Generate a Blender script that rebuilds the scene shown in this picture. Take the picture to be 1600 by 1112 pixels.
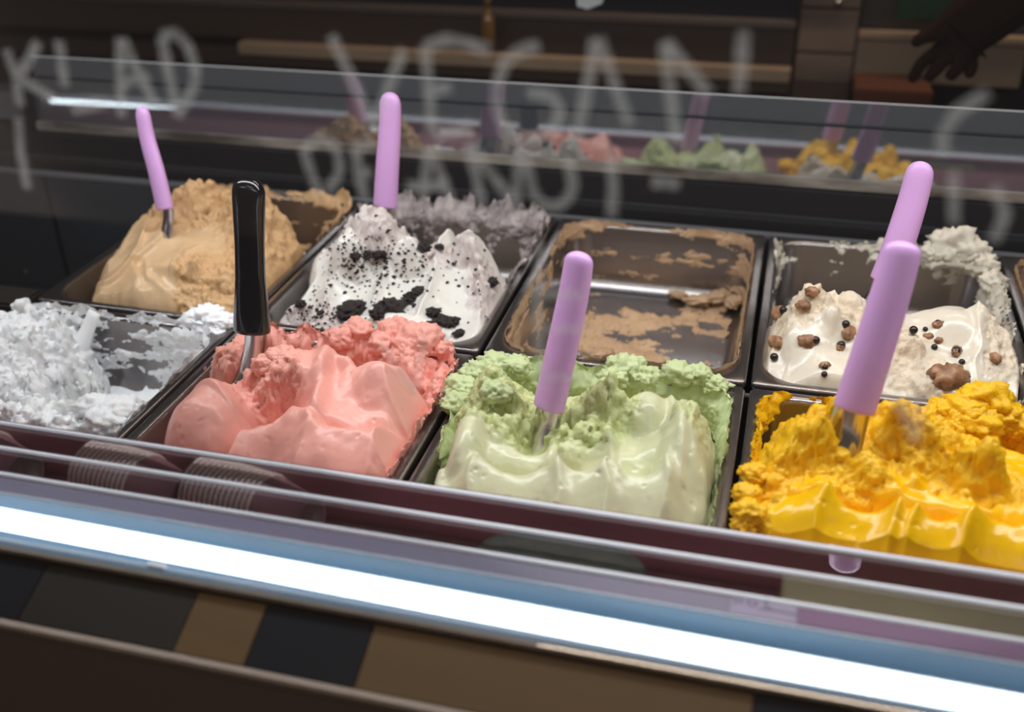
import bpy, bmesh, math, random
import numpy as np
from mathutils import Matrix, Vector

for o in list(bpy.data.objects):
    bpy.data.objects.remove(o, do_unlink=True)
SC = bpy.context.scene
COL = SC.collection

# ------------------------------------------------------------------ camera
FPX = 1638.9                                   # focal length in pixels of the 1600x1112 frame
ROT = np.array([[0.96653931, 0.25607914, -0.01500762],
                [0.11396209, -0.48107803, -0.86923908],
                [-0.22981383, 0.83844344, -0.49416414]])   # world -> (right, down, forward)
CAMZ = 0.5                                     # metres above the pan rims (rims are at z = 0)
cd = bpy.data.cameras.new('camera')
cam = bpy.data.objects.new('camera', cd)
COL.objects.link(cam)
r, d, fw = ROT
cam.matrix_world = Matrix(((r[0], -d[0], -fw[0], 0), (r[1], -d[1], -fw[1], 0), (r[2], -d[2], -fw[2], CAMZ), (0, 0, 0, 1)))
cd.sensor_width = 36
cd.lens = FPX / 1600 * 36
cd.clip_start = 0.02
cd.dof.use_dof = True
cd.dof.focus_distance = 0.94
cd.dof.aperture_fstop = 3.2
SC.camera = cam

def at(px, py, Y):                             # world point seen at a pixel of the photo, on the upright plane at depth Y
    v = ROT.T @ np.array([px - 800, py - 556, FPX]); t = Y / v[1]
    return np.array([v[0] * t, Y, CAMZ + v[2] * t])
def lay(px, py, z):                            # the same on the level plane at height z
    v = ROT.T @ np.array([px - 800, py - 556, FPX]); t = (z - CAMZ) / v[2]
    return np.array([v[0] * t, v[1] * t, z])

# ------------------------------------------------------------------ world, lights, exposure
w = bpy.data.worlds.new('world'); SC.world = w; w.use_nodes = True
bg = w.node_tree.nodes['Background']
bg.inputs[0].default_value = (1.0, 0.80, 0.68, 1); bg.inputs[1].default_value = 0.085

def area(name, loc, rot, sx, sy, power, col):
    l = bpy.data.lights.new(name, 'AREA'); l.shape = 'RECTANGLE'; l.size = sx; l.size_y = sy
    l.energy = power; l.color = col
    o = bpy.data.objects.new(name, l); COL.objects.link(o); o.location = loc; o.rotation_euler = rot
    return o
area('case_canopy_light', (-0.25, 0.80, 0.60), (math.radians(-6), 0, 0), 1.9, 0.12, 9.2, (0.93, 0.96, 1.0))
area('customer_side_fill', (0.0, -0.7, 1.7), (math.radians(-28), 0, 0), 1.6, 0.8, 16.0, (1.0, 0.86, 0.74))  # added fill from the customer's side, brightens the fronts
area('staff_side_fill', (0.2, 1.75, 1.3), (math.radians(12), 0, 0), 1.2, 0.3, 9.0, (1.0, 0.80, 0.62))  # added warm light, out of view, lifts the background
vs = SC.view_settings
vs.view_transform = 'Standard'; vs.look = 'None'; vs.gamma = 1; vs.use_curve_mapping = False
vs.exposure = 0.0

# ------------------------------------------------------------------ helpers
def srgb(r, g, b):
    f = lambda c: ((c / 255) / 12.92 if c / 255 <= 0.04045 else ((c / 255 + 0.055) / 1.055) ** 2.4)
    return (f(r), f(g), f(b), 1)

MATS = {}
def mat(name, col, rough=0.5, metal=0.0, bump=None, var=None, sss=0.0, coat=0.0, spec=0.5, attr=None, stretch=None, col2=None):
    """procedural principled material; bump=(scale,strength,dist), var=(scale,colour,amount), attr mixes roughness by the 'rough' attribute"""
    m = bpy.data.materials.new(name); m.use_nodes = True
    nt = m.node_tree; N = nt.nodes; L = nt.links
    b = N['Principled BSDF']
    b.inputs['Base Color'].default_value = col; b.inputs['Roughness'].default_value = rough
    b.inputs['Metallic'].default_value = metal; b.inputs['Specular IOR Level'].default_value = spec
    tc = N.new('ShaderNodeTexCoord'); src = tc.outputs['Object']
    if stretch:
        mp = N.new('ShaderNodeMapping'); mp.inputs['Scale'].default_value = stretch
        L.new(src, mp.inputs[0]); src = mp.outputs[0]
    if var:
        n = N.new('ShaderNodeTexNoise'); n.inputs['Scale'].default_value = var[0]; n.inputs['Detail'].default_value = 5
        L.new(src, n.inputs[0])
        mr = N.new('ShaderNodeMapRange'); mr.inputs[1].default_value = 0.38; mr.inputs[2].default_value = 0.68
        mr.inputs[4].default_value = var[2]
        L.new(n.outputs[0], mr.inputs[0])
        mx = N.new('ShaderNodeMix'); mx.data_type = 'RGBA'
        mx.inputs[6].default_value = col; mx.inputs[7].default_value = var[1]
        L.new(mr.outputs[0], mx.inputs[0]); L.new(mx.outputs[2], b.inputs['Base Color'])
    if col2:                                                   # airy torn ice cream and dense smooth ice cream differ in tone
        a0 = N.new('ShaderNodeAttribute'); a0.attribute_name = 'rough'
        m2 = N.new('ShaderNodeMix'); m2.data_type = 'RGBA'; m2.inputs[7].default_value = col2
        if b.inputs['Base Color'].links: L.new(b.inputs['Base Color'].links[0].from_socket, m2.inputs[6])
        else: m2.inputs[6].default_value = col
        L.new(a0.outputs['Fac'], m2.inputs[0]); L.new(m2.outputs[2], b.inputs['Base Color'])
    if bump:
        n = N.new('ShaderNodeTexNoise'); n.inputs['Scale'].default_value = bump[0]; n.inputs['Detail'].default_value = 4
        L.new(src, n.inputs[0])
        bp = N.new('ShaderNodeBump'); bp.inputs['Strength'].default_value = bump[1]; bp.inputs['Distance'].default_value = bump[2]
        L.new(n.outputs[0], bp.inputs['Height']); L.new(bp.outputs[0], b.inputs['Normal'])
        if attr:
            a = N.new('ShaderNodeAttribute'); a.attribute_name = 'rough'
            mr2 = N.new('ShaderNodeMapRange'); mr2.inputs[3].default_value = attr[0]; mr2.inputs[4].default_value = attr[1]
            L.new(a.outputs['Fac'], mr2.inputs[0]); L.new(mr2.outputs[0], b.inputs['Roughness'])
            mr3 = N.new('ShaderNodeMapRange'); mr3.inputs[3].default_value = bump[1] * 0.15; mr3.inputs[4].default_value = bump[1]
            L.new(a.outputs['Fac'], mr3.inputs[0]); L.new(mr3.outputs[0], bp.inputs['Strength'])
    if sss:
        b.inputs['Subsurface Weight'].default_value = sss
        b.inputs['Subsurface Radius'].default_value = (1.0, 0.7, 0.5); b.inputs['Subsurface Scale'].default_value = 0.003
    if coat:
        b.inputs['Coat Weight'].default_value = coat; b.inputs['Coat Roughness'].default_value = 0.12
    MATS[name] = m
    return m

def glass(name, tint, refl, rough=0.0, haze=None):
    """a thin pane: clear body with a mirror-like surface; haze=(colour, amount) adds a film"""
    m = bpy.data.materials.new(name); m.use_nodes = True
    nt = m.node_tree; N = nt.nodes; L = nt.links
    N.remove(N['Principled BSDF'])
    t = N.new('ShaderNodeBsdfTransparent'); t.inputs[0].default_value = tint
    g = N.new('ShaderNodeBsdfGlossy'); g.inputs['Roughness'].default_value = rough; g.inputs[0].default_value = (1, 1, 1, 1)
    fr = N.new('ShaderNodeFresnel'); fr.inputs[0].default_value = 1.45
    mu = N.new('ShaderNodeMath'); mu.operation = 'MULTIPLY_ADD'; mu.inputs[1].default_value = refl[1]; mu.inputs[2].default_value = refl[0]
    mu.use_clamp = True
    L.new(fr.outputs[0], mu.inputs[0])
    mx = N.new('ShaderNodeMixShader'); L.new(mu.outputs[0], mx.inputs[0])
    body = t.outputs[0]
    if haze:
        df = N.new('ShaderNodeBsdfDiffuse'); df.inputs[0].default_value = haze[0]
        hm = N.new('ShaderNodeMixShader'); hm.inputs[0].default_value = haze[1]
        L.new(body, hm.inputs[1]); L.new(df.outputs[0], hm.inputs[2]); body = hm.outputs[0]
    L.new(body, mx.inputs[1]); L.new(g.outputs[0], mx.inputs[2])
    L.new(mx.outputs[0], N['Material Output'].inputs[0])
    return m

def emis(name, col, s):
    m = bpy.data.materials.new(name); m.use_nodes = True
    b = m.node_tree.nodes['Principled BSDF']
    b.inputs['Base Color'].default_value = col
    b.inputs['Emission Color'].default_value = col; b.inputs['Emission Strength'].default_value = s
    return m

def link(name, me, parent=None, m=None, smooth=False):
    o = bpy.data.objects.new(name, me); COL.objects.link(o)
    if parent is not None: o.parent = parent
    if m is not None and not me.materials: me.materials.append(m)
    if smooth: me.polygons.foreach_set('use_smooth', [True] * len(me.polygons))
    return o

def pydata(name, V, F, m=None, parent=None, smooth=False):
    me = bpy.data.meshes.new(name); me.from_pydata([tuple(map(float, v)) for v in V], [], F); me.update()
    return link(name, me, parent, m, smooth)

def box(name, lo, hi, m, parent=None, bev=0.0015):
    bm = bmesh.new(); bmesh.ops.create_cube(bm, size=1)
    for v in bm.verts:
        v.co = Vector([lo[i] + (v.co[i] + 0.5) * (hi[i] - lo[i]) for i in range(3)])
    if bev: bmesh.ops.bevel(bm, geom=list(bm.edges), offset=bev, segments=2, affect='EDGES')
    me = bpy.data.meshes.new(name); bm.to_mesh(me); bm.free()
    return link(name, me, parent, m)

def extrude_x(name, prof, x0, x1, m, parent=None, closed=True):
    """a bar along X with the section prof = [(y, z), ...]"""
    n = len(prof); V = [(x0, y, z) for y, z in prof] + [(x1, y, z) for y, z in prof]
    F = [(i, (i + 1) % n, n + (i + 1) % n, n + i) for i in range(n if closed else n - 1)]
    if closed: F += [tuple(range(n))[::-1], tuple(range(n, 2 * n))]
    o = pydata(name, V, F, m, parent)
    return o

def empty(name, loc=(0, 0, 0)):
    o = bpy.data.objects.new(name, None); COL.objects.link(o); o.location = loc; o.empty_display_size = 0.02
    return o

def tag(o, label=None, cat=None, group=None, kind=None):
    if label: o['label'] = label
    if cat: o['category'] = cat
    if group: o['group'] = group
    if kind: o['kind'] = kind
    return o

def sweep(pts, sides, wid, thk, n=20, power=2.4):
    """tube along pts; side vectors, half widths and half thicknesses per ring; returns V, F with capped ends"""
    pts = np.array(pts, float); K = len(pts); V = []; F = []
    tan = np.gradient(pts, axis=0); tan /= np.linalg.norm(tan, axis=1)[:, None]
    for k in range(K):
        s = np.array(sides[k] if np.ndim(sides) == 2 else sides, float)
        s = s - tan[k] * np.dot(s, tan[k]); s /= np.linalg.norm(s); u = np.cross(tan[k], s)
        for i in range(n):
            a = 2 * math.pi * i / n; c, q = math.cos(a), math.sin(a)
            V.append(pts[k] + s * wid[k] * np.sign(c) * abs(c) ** (2 / power) + u * thk[k] * np.sign(q) * abs(q) ** (2 / power))
    for k in range(K - 1):
        for i in range(n):
            F.append((k * n + i, k * n + (i + 1) % n, (k + 1) * n + (i + 1) % n, (k + 1) * n + i))
    F.append(tuple(range(n))[::-1]); F.append(tuple(range((K - 1) * n, K * n)))
    return V, F

# ------------------------------------------------------------------ noise (numpy)
_rng = np.random.RandomState(7)
_perm = np.concatenate([_rng.permutation(256)] * 3)
_g = _rng.normal(size=(256, 3)); _g /= np.linalg.norm(_g, axis=1)[:, None]
def perlin(P):
    Pi = np.floor(P).astype(int); Pf = P - Pi; Pi &= 255
    u = Pf * Pf * Pf * (Pf * (Pf * 6 - 15) + 10)
    out = 0
    for dx in (0, 1):
        wx = u[..., 0] if dx else 1 - u[..., 0]
        for dy in (0, 1):
            wy = u[..., 1] if dy else 1 - u[..., 1]
            for dz in (0, 1):
                wz = u[..., 2] if dz else 1 - u[..., 2]
                h = _perm[_perm[_perm[(Pi[..., 0] + dx) & 255] + ((Pi[..., 1] + dy) & 255)] + ((Pi[..., 2] + dz) & 255)]
                g = _g[h]
                out = out + wx * wy * wz * (g[..., 0] * (Pf[..., 0] - dx) + g[..., 1] * (Pf[..., 1] - dy) + g[..., 2] * (Pf[..., 2] - dz))
    return out * 1.6
def fbm(P, oct=4, gain=0.5, mode=0):
    s = 0; a = 1.0; t = 0
    for k in range(oct):
        n = perlin(P * 2.03 ** k + 17.3 * k)
        if mode == 1: n = np.abs(n) * 2 - 0.5          # billow
        if mode == 2: n = 0.6 - np.abs(n) * 2          # ridged
        s = s + a * n; t += a; a *= gain
    return s / t
def worley(P):
    Pi = np.floor(P).astype(int); best = np.full(P.shape[:-1], 9.0)
    for dx in (-1, 0, 1):
        for dy in (-1, 0, 1):
            for dz in (-1, 0, 1):
                C = Pi + np.array([dx, dy, dz])
                h = _perm[_perm[_perm[C[..., 0] & 255] + (C[..., 1] & 255)] + (C[..., 2] & 255)]
                q = C + 0.5 + 0.48 * _g[h]
                best = np.minimum(best, np.linalg.norm(P - q, axis=-1))
    return best
def sstep(a, b, x):
    t = np.clip((x - a) / (b - a), 0, 1); return t * t * (3 - 2 * t)
def smax(a, b, k):
    h = np.clip(0.5 + 0.5 * (a - b) / k, 0, 1); return b * (1 - h) + a * h + k * h * (1 - h)
def smin(a, b, k): return -smax(-a, -b, k)
# ------------------------------------------------------------------ materials
STEEL = mat('pan_steel', (0.31, 0.288, 0.285, 1), 0.24, 0.95, bump=(220, 0.06, 0.001), stretch=(1, 8, 1))
STEELB = mat('case_steel', (0.34, 0.33, 0.33, 1), 0.3, 0.95, bump=(90, 0.08, 0.001), stretch=(1, 12, 1))
STEELD = mat('dark_steel', (0.060, 0.068, 0.080, 1), 0.34, 0.4, bump=(60, 0.06, 0.001))
BLACKP = mat('black_plastic', (0.010, 0.010, 0.012, 1), 0.55, spec=0.25, bump=(300, 0.05, 0.0005))
BLADE = mat('blade_steel', (0.60, 0.58, 0.57, 1), 0.2, 1.0, bump=(150, 0.05, 0.0005))
TRIM = mat('ledge_trim', (0.80, 0.82, 0.88, 1), 0.35, 0.0, bump=(120, 0.05, 0.0005), stretch=(0.1, 1, 1))
ALU = mat('led_channel_aluminium', (0.045, 0.085, 0.13, 1), 0.45, 0.0, bump=(200, 0.05, 0.0005), stretch=(0.1, 1, 1))
MAUVE = mat('tray_mauve', (0.44, 0.21, 0.235, 1), 0.4, bump=(80, 0.05, 0.0005))
PURPLE = mat('purple_strip', (0.13, 0.055, 0.14, 1), 0.35, bump=(120, 0.05, 0.0005))
OLIVE = mat('olive_reflection', (0.30, 0.235, 0.12, 1), 0.6, var=(6, (0.13, 0.11, 0.06, 1), 0.7))
BROWN = mat('fascia_warm_reflection', (0.165, 0.10, 0.040, 1), 0.42, var=(5, (0.12, 0.075, 0.034, 1), 0.8), bump=(60, 0.1, 0.001), stretch=(0.3, 3, 3))  # brown stands in for warm reflections on the dark fascia
NAVY = mat('fascia_dark', (0.012, 0.013, 0.018, 1), 0.35, bump=(80, 0.05, 0.0005))
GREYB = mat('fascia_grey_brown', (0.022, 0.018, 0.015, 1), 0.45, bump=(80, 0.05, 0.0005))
RAIL = mat('rail_beige', (0.22, 0.17, 0.13, 1), 0.4, 0.3, bump=(80, 0.05, 0.0005))
PINKP = mat('pink_plastic', srgb(222, 172, 228), 0.38, bump=(400, 0.03, 0.0003), sss=0.15)
BLKH = mat('black_handle_plastic', (0.006, 0.006, 0.008, 1), 0.14, bump=(300, 0.02, 0.0003), coat=0.5)
CUPM = mat('mauve_paper_cup', (0.36, 0.17, 0.20, 1), 0.5, bump=(300, 0.05, 0.0003))
CUPR = mat('cup_rim_paper', (0.75, 0.62, 0.56, 1), 0.5, bump=(300, 0.05, 0.0003))
CUPB = mat('cup_base_grey', (0.32, 0.29, 0.26, 1), 0.6, var=(40, (0.12, 0.11, 0.10, 1), 0.6))
CHALK = None
FGLASS = glass('front_glass_clear', (0.985, 0.99, 0.99, 1), (0.01, 0.5), haze=((0.75, 0.82, 0.9, 1), 0.004))
LGLASS = glass('ledge_glass_clear', (0.97, 0.97, 0.98, 1), (0.01, 0.6))
RGLASS = glass('rear_glass_smoked', (0.20, 0.21, 0.22, 1), (0.32, 0.8), 0.02, haze=((0.26, 0.36, 0.44, 1), 0.18))
RGLASS2 = glass('rear_glass_upper', (0.42, 0.44, 0.46, 1), (0.22, 0.8), 0.03, haze=((0.34, 0.42, 0.50, 1), 0.16))

# ------------------------------------------------------------------ the room
WALLM = mat('back_wall_brown', (0.045, 0.026, 0.021, 1), 0.7, var=(2.5, (0.022, 0.015, 0.013, 1), 0.9), bump=(30, 0.1, 0.002), stretch=(0.2, 1, 4))
FLOORM = mat('shop_floor', (0.03, 0.024, 0.021, 1), 0.6, var=(5, (0.02, 0.016, 0.014, 1), 0.8))
tag(box('floor', (-3.5, -2.2, -1.02), (3.5, 3.0, -0.95), FLOORM, bev=0), kind='structure')
tag(box('wall_back', (-3.5, 2.6, -0.95), (3.5, 2.7, 2.0), WALLM, bev=0), kind='structure')

# ------------------------------------------------------------------ display case
CASE = tag(empty('display_case', (-0.2, 0.7, -0.95)), 'steel and glass ice cream display case with a white light tube along its front', 'display case')
def cbox(name, lo, hi, m, bev=0.0015, parent=None):
    o = box(name, lo, hi, m, None, bev); p = parent or CASE
    o.parent = p; o.matrix_parent_inverse = Matrix.Translation(-CASE.location) if p is CASE else Matrix()
    return o
def adopt(o, parent=None):
    o.parent = parent or CASE
    if parent is None: o.matrix_parent_inverse = Matrix.Translation(-CASE.location)
    return o
X0, X1 = -1.6, 0.9
cbox('cabinet_body', (X0, 0.42, -0.95), (X1, 1.32, -0.20), GREYB, 0.004)
cbox('well_floor', (X0, 0.60, -0.20), (X1, 1.215, -0.19), STEELD)
for i in range(7):                                             # sheet panels of the well's rear wall with open seams
    xa = -1.02 - 0.26 + i * 0.26
    cbox('well_rear_panel', (xa + 0.003, 1.206, -0.19), (xa + 0.257, 1.214, -0.008), STEELD, 0.002)
cbox('well_rear_backing', (X0, 1.2145, -0.19), (X1, 1.222, -0.008), NAVY, 0)
for xb in (-1.045, -0.985):                                    # little screws beside the seam
    p = at(125 if xb > -1 else 40, 424, 1.2055)
    bm = bmesh.new(); bmesh.ops.create_uvsphere(bm, u_segments=10, v_segments=6, radius=0.003)
    for v in bm.verts: v.co = Vector((v.co.x + p[0], v.co.y * 0.5 + 1.2055, v.co.z + p[2]))
    me = bpy.data.meshes.new('screw'); bm.to_mesh(me); bm.free(); adopt(link('screw', me, None, STEELB, True))
cbox('rear_trim', (X0, 1.206, -0.008), (X1, 1.2125, 0.001), mat('trim_steel', (0.30, 0.31, 0.33, 1), 0.3, 0.6, bump=(90, 0.08, 0.001), stretch=(0.2, 1, 1)), 0.002)
cbox('row_divider', (X0, 0.8435, -0.03), (X1, 0.8495, -0.010), STEELB, 0.001)
cbox('left_divider_plate', (X0, 0.838, -0.05), (-0.781, 0.8805, -0.004), GREYB, 0.003)
adopt(extrude_x('rear_riser', [(1.2145, -0.0075), (1.2145, -0.004), (1.222, -0.003), (1.222, 0.010), (1.230, 0.015), (1.232, 0.047), (1.275, 0.047), (1.275, -0.05)], X0, X1, BLACKP))
cbox('rear_riser_lip', (X0, 1.2285, 0.0135), (X1, 1.2345, 0.0165), STEELD, 0.001)
xl = at(52, 170, 1.25)[0]
cbox('rear_rail', (xl, 1.243, 0.0475), (X1, 1.275, 0.060), mat('rear_rail_steel', (0.10, 0.085, 0.07, 1), 0.3, 0.3, var=(16, (0.48, 0.44, 0.39, 1), 0.8), bump=(40, 0.15, 0.002), stretch=(0.6, 2, 2)), 0.001)
def tilt(o):                                                   # the rear panes lean towards the staff side
    t = math.radians(-7.0)
    for v in o.data.vertices:
        y, z = v.co.y - 1.249, v.co.z - 0.060
        v.co.y = 1.249 + y * math.cos(t) - z * math.sin(t); v.co.z = 0.060 + y * math.sin(t) + z * math.cos(t)
    return o
RG = tilt(cbox('rear_glass', (xl + 0.004, 1.249, 0.060), (X1, 1.2495, 0.1215), RGLASS, 0))
tilt(cbox('rear_glass_edge', (xl + 0.004, 1.2485, 0.1205), (X1, 1.2500, 0.1222), BLACKP, 0))
tilt(cbox('rear_glass_upper', (xl + 0.004, 1.256, 0.060), (X1, 1.2565, 0.149), RGLASS2, 0))
tilt(cbox('rear_glass_top_edge', (xl + 0.004, 1.2553, 0.1485), (X1, 1.2572, 0.1500), mat('glass_edge', (0.62, 0.64, 0.66, 1), 0.3, bump=(90, 0.1, 0.0005)), 0.0003))
cbox('rear_post', (xl - 0.010, 1.240, 0.0), (xl + 0.004, 1.262, 0.112), BLACKP, 0.002)
tilt(cbox('side_glass_left', (X0, 1.249, 0.060), (xl - 0.012, 1.2495, 0.105), RGLASS2, 0))
cbox('side_glass_rail', (X0, 1.246, 0.105), (xl - 0.010, 1.256, 0.110), STEELB, 0.0008)

# front wall, ledge, light channel and fascia
cbox('front_wall_liner', (X0, 0.5930, -0.19), (X1, 0.5975, 0.0265), MAUVE, 0.001)
cbox('ledge_bracket', (X0, 0.5690, 0.0445), (X1, 0.5735, 0.0474), MAUVE, 0.0005)
cbox('tray_floor', (X0, 0.49, -0.019), (X1, 0.592, -0.015), MAUVE, 0.0005)
cbox('tray_front', (X0, 0.4885, -0.015), (X1, 0.4925, 0.044), MAUVE, 0.0005)
cbox('ledge_glass', (X0, 0.489, 0.0475), (X1, 0.5735, 0.0478), LGLASS, 0)
for yy in (0.5675, 0.5375, 0.5085):
    cbox('ledge_strip', (X0, yy - 0.0019, 0.0479), (X1, yy + 0.0019, 0.0505), TRIM, 0.0008)
LIP = mat('ledge_lip_lilac', (0.15, 0.145, 0.21, 1), 0.35, 0.2, var=(4, (0.15, 0.12, 0.20, 1), 0.8), bump=(120, 0.05, 0.0005))
cbox('ledge_lip', (X0, 0.490, 0.0479), (X1, 0.5055, 0.0492), LIP, 0.0005)
xs = lay(1246, 975, 0.05)[0]
cbox('ledge_lip_edge', (X0, 0.4885, 0.0479), (X1, 0.4897, 0.0500), TRIM, 0.0004)
# channel: a shallow trough that holds the tube
ch = [(0.488, 0.0495), (0.4865, 0.0340), (0.474, 0.0255), (0.458, 0.0245), (0.4495, 0.031), (0.4475, 0.0440), (0.4435, 0.0440), (0.4435, 0.016), (0.4885, 0.016)]
adopt(extrude_x('light_channel', ch[:7] + ch[7:], X0, X1, ALU))
cbox('channel_wire', (X0, 0.4486, 0.0441), (X1, 0.4494, 0.0452), TRIM, 0)
cbox('channel_clip', (lay(242, 866, 0.046)[0], 0.4478, 0.0435), (lay(270, 870, 0.046)[0], 0.4512, 0.0465), TRIM, 0.0004)
TUBE = emis('light_tube_white', (0.80, 0.92, 1.0, 1), 6.0)
bm = bmesh.new()
bmesh.ops.create_cone(bm, cap_ends=True, segments=20, radius1=0.0078, radius2=0.0078, depth=X1 - X0,
                      matrix=Matrix.Rotation(math.pi / 2, 4, 'Y'))
for v in bm.verts:
    v.co += Vector(((X0 + X1) / 2, 0.4675, 0.0385)); v.co.y += -0.014 * (v.co.x + 0.05)
    s_ = 1.0 + max(0, -v.co.x) * 0.0
me = bpy.data.meshes.new('light_tube'); bm.to_mesh(me); bm.free(); adopt(link('light_tube', me, None, TUBE, True))
# fascia on the customer's side: dark panel, warm reflections put in as brown sections, over a beige rail
def ray_z(Y, y50): return CAMZ - (CAMZ - 0.05) * Y / y50
fy0, fz0 = 0.4395, 0.0440; fy1 = 0.402; fz1 = ray_z(fy1, 0.380)
cbox('fascia_cap', (X0, 0.4385, 0.0330), (X1, 0.4434, 0.0455), mat('fascia_cap_bronze', (0.10, 0.075, 0.055, 1), 0.3, 0.6, bump=(90, 0.05, 0.0005)), 0.001)
def on_fascia(px, py):
    v = ROT.T @ np.array([px - 800, py - 556, FPX])
    # plane through (fy0,fz0),(fy1,fz1)
    k = (fz1 - fz0) / (fy1 - fy0); t = (fz0 - k * fy0 - CAMZ) / (v[2] - k * v[1]); return v[0] * t
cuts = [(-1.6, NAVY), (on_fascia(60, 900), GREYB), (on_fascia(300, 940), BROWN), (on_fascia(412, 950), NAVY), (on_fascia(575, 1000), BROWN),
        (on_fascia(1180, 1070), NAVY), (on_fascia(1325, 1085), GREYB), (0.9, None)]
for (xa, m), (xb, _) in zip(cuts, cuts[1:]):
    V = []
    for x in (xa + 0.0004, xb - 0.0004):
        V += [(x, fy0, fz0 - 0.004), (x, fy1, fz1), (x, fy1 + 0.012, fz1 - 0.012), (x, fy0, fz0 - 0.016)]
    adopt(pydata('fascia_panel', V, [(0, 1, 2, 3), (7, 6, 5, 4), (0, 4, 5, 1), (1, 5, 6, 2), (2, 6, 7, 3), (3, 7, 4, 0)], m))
cbox('fascia_rail', (X0, fy1 - 0.0065, fz1 - 0.006), (X1, fy1 - 0.0005, fz1 + 0.0005), RAIL, 0.001)
cbox('fascia_front', (X0, fy1 - 0.004, -0.95), (X1, fy1 + 0.012, fz1 - 0.007), mat('fascia_front_brown', (0.13, 0.10, 0.085, 1), 0.5, bump=(80, 0.05, 0.0005)), 0.001)

# front glass with white marker writing
GY = 0.4405
FG = cbox('front_glass', (X0, GY, 0.046), (X1, GY + 0.0004, 0.66), FGLASS, 0)
mk = bpy.data.materials.new('white_marker'); mk.use_nodes = True
nt = mk.node_tree; N_ = nt.nodes; N_.remove(N_['Principled BSDF'])
n_ = N_.new('ShaderNodeTexNoise'); n_.inputs['Scale'].default_value = 260
tc_ = N_.new('ShaderNodeTexCoord'); nt.links.new(tc_.outputs['Object'], n_.inputs[0])
mr_ = N_.new('ShaderNodeMapRange'); mr_.inputs[3].default_value = 0.02; mr_.inputs[4].default_value = 0.25
nt.links.new(n_.outputs[0], mr_.inputs[0])
df_ = N_.new('ShaderNodeBsdfDiffuse'); df_.inputs[0].default_value = (0.85, 0.86, 0.84, 1)
tl_ = N_.new('ShaderNodeBsdfTranslucent'); tl_.inputs[0].default_value = (0.85, 0.86, 0.84, 1)
tr_ = N_.new('ShaderNodeBsdfTransparent'); m1_ = N_.new('ShaderNodeMixShader'); m2_ = N_.new('ShaderNodeMixShader')
m1_.inputs[0].default_value = 0.5; nt.links.new(df_.outputs[0], m1_.inputs[1]); nt.links.new(tl_.outputs[0], m1_.inputs[2])
nt.links.new(mr_.outputs[0], m2_.inputs[0]); nt.links.new(tr_.outputs[0], m2_.inputs[1]); nt.links.new(m1_.outputs[0], m2_.inputs[2])
nt.links.new(m2_.outputs[0], N_['Material Output'].inputs[0])
LET = [  # strokes of each letter (pixels of the photo, on the glass)
    [[(9, 78), (24, 118), (31, 165)], [(59, 66), (28, 124)], [(34, 125), (58, 140), (84, 155)]],                      # K
    [[(92, 64), (96, 100), (101, 136)], [(112, 172), (140, 166), (166, 160)]],                                        # L
    [[(188, 60), (187, 120), (189, 183)], [(190, 60), (214, 110), (242, 164)], [(184, 132), (232, 119)]],             # A
    [[(252, 58), (264, 120), (277, 182)], [(252, 57), (275, 52), (294, 72), (305, 105), (304, 135), (277, 182)]],     # D
    [[(28, 185), (31, 237), (42, 296)]],                                                                              # I
    [[(517, 56), (550, 125), (583, 198)], [(630, 78), (606, 140), (583, 198)]],                                       # V
    [[(663, 73), (670, 140), (675, 208)], [(663, 74), (698, 62), (730, 68), (764, 80)], [(676, 211), (706, 207), (737, 195)], [(671, 142), (704, 136)]],   # E
    [[(842, 72), (815, 78), (790, 95), (774, 138), (778, 180), (796, 213), (830, 219), (860, 208), (877, 178), (862, 150), (822, 146)]],  # G
    [[(932, 60), (917, 140), (901, 218)], [(935, 60), (958, 125), (984, 197)]],                                       # A
    [[(1039, 66), (1047, 145), (1058, 227)], [(1040, 66), (1072, 104), (1108, 148)], [(1162, 50), (1155, 145)]],      # N
    [[(474, 232), (486, 272), (499, 305)], [(474, 232), (500, 215), (526, 232), (532, 268), (512, 300)]],             # P
    [[(555, 230), (560, 275), (571, 311)], [(555, 230), (582, 222)], [(562, 272), (580, 268)]],                       # E
    [[(669, 230), (664, 275), (659, 320)], [(671, 230), (688, 272), (704, 314)], [(636, 291), (702, 290)]],           # A
    [[(732, 225), (744, 275), (753, 323)], [(732, 225), (765, 268), (798, 311)], [(812, 238), (803, 332)]],           # N
    [[(820, 240), (832, 300), (850, 322), (878, 322), (897, 295), (886, 243)]],                                       # U
    [[(952, 243), (959, 290), (955, 338)], [(1018, 284), (1062, 287)]],                                               # T
    [[(592, 530), (618, 572), (646, 614)], [(664, 520), (646, 614)]],                                                 # V of the lowest line
    [[(845, 378), (838, 470), (846, 592)], [(846, 459), (910, 460)], [(850, 514), (915, 514)], [(846, 592), (915, 590)]],   # E
    [[(1545, 145), (1496, 174), (1470, 215), (1476, 240)]],                                                           # C
    [[(1490, 268), (1491, 352)], [(1553, 292), (1572, 335), (1552, 377)]],                                            # U
    [[(1384, 585), (1410, 640), (1432, 690)], [(1440, 560), (1432, 690)]],                                            # V over the yellow tub
]
rnd = random.Random(3)
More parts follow.
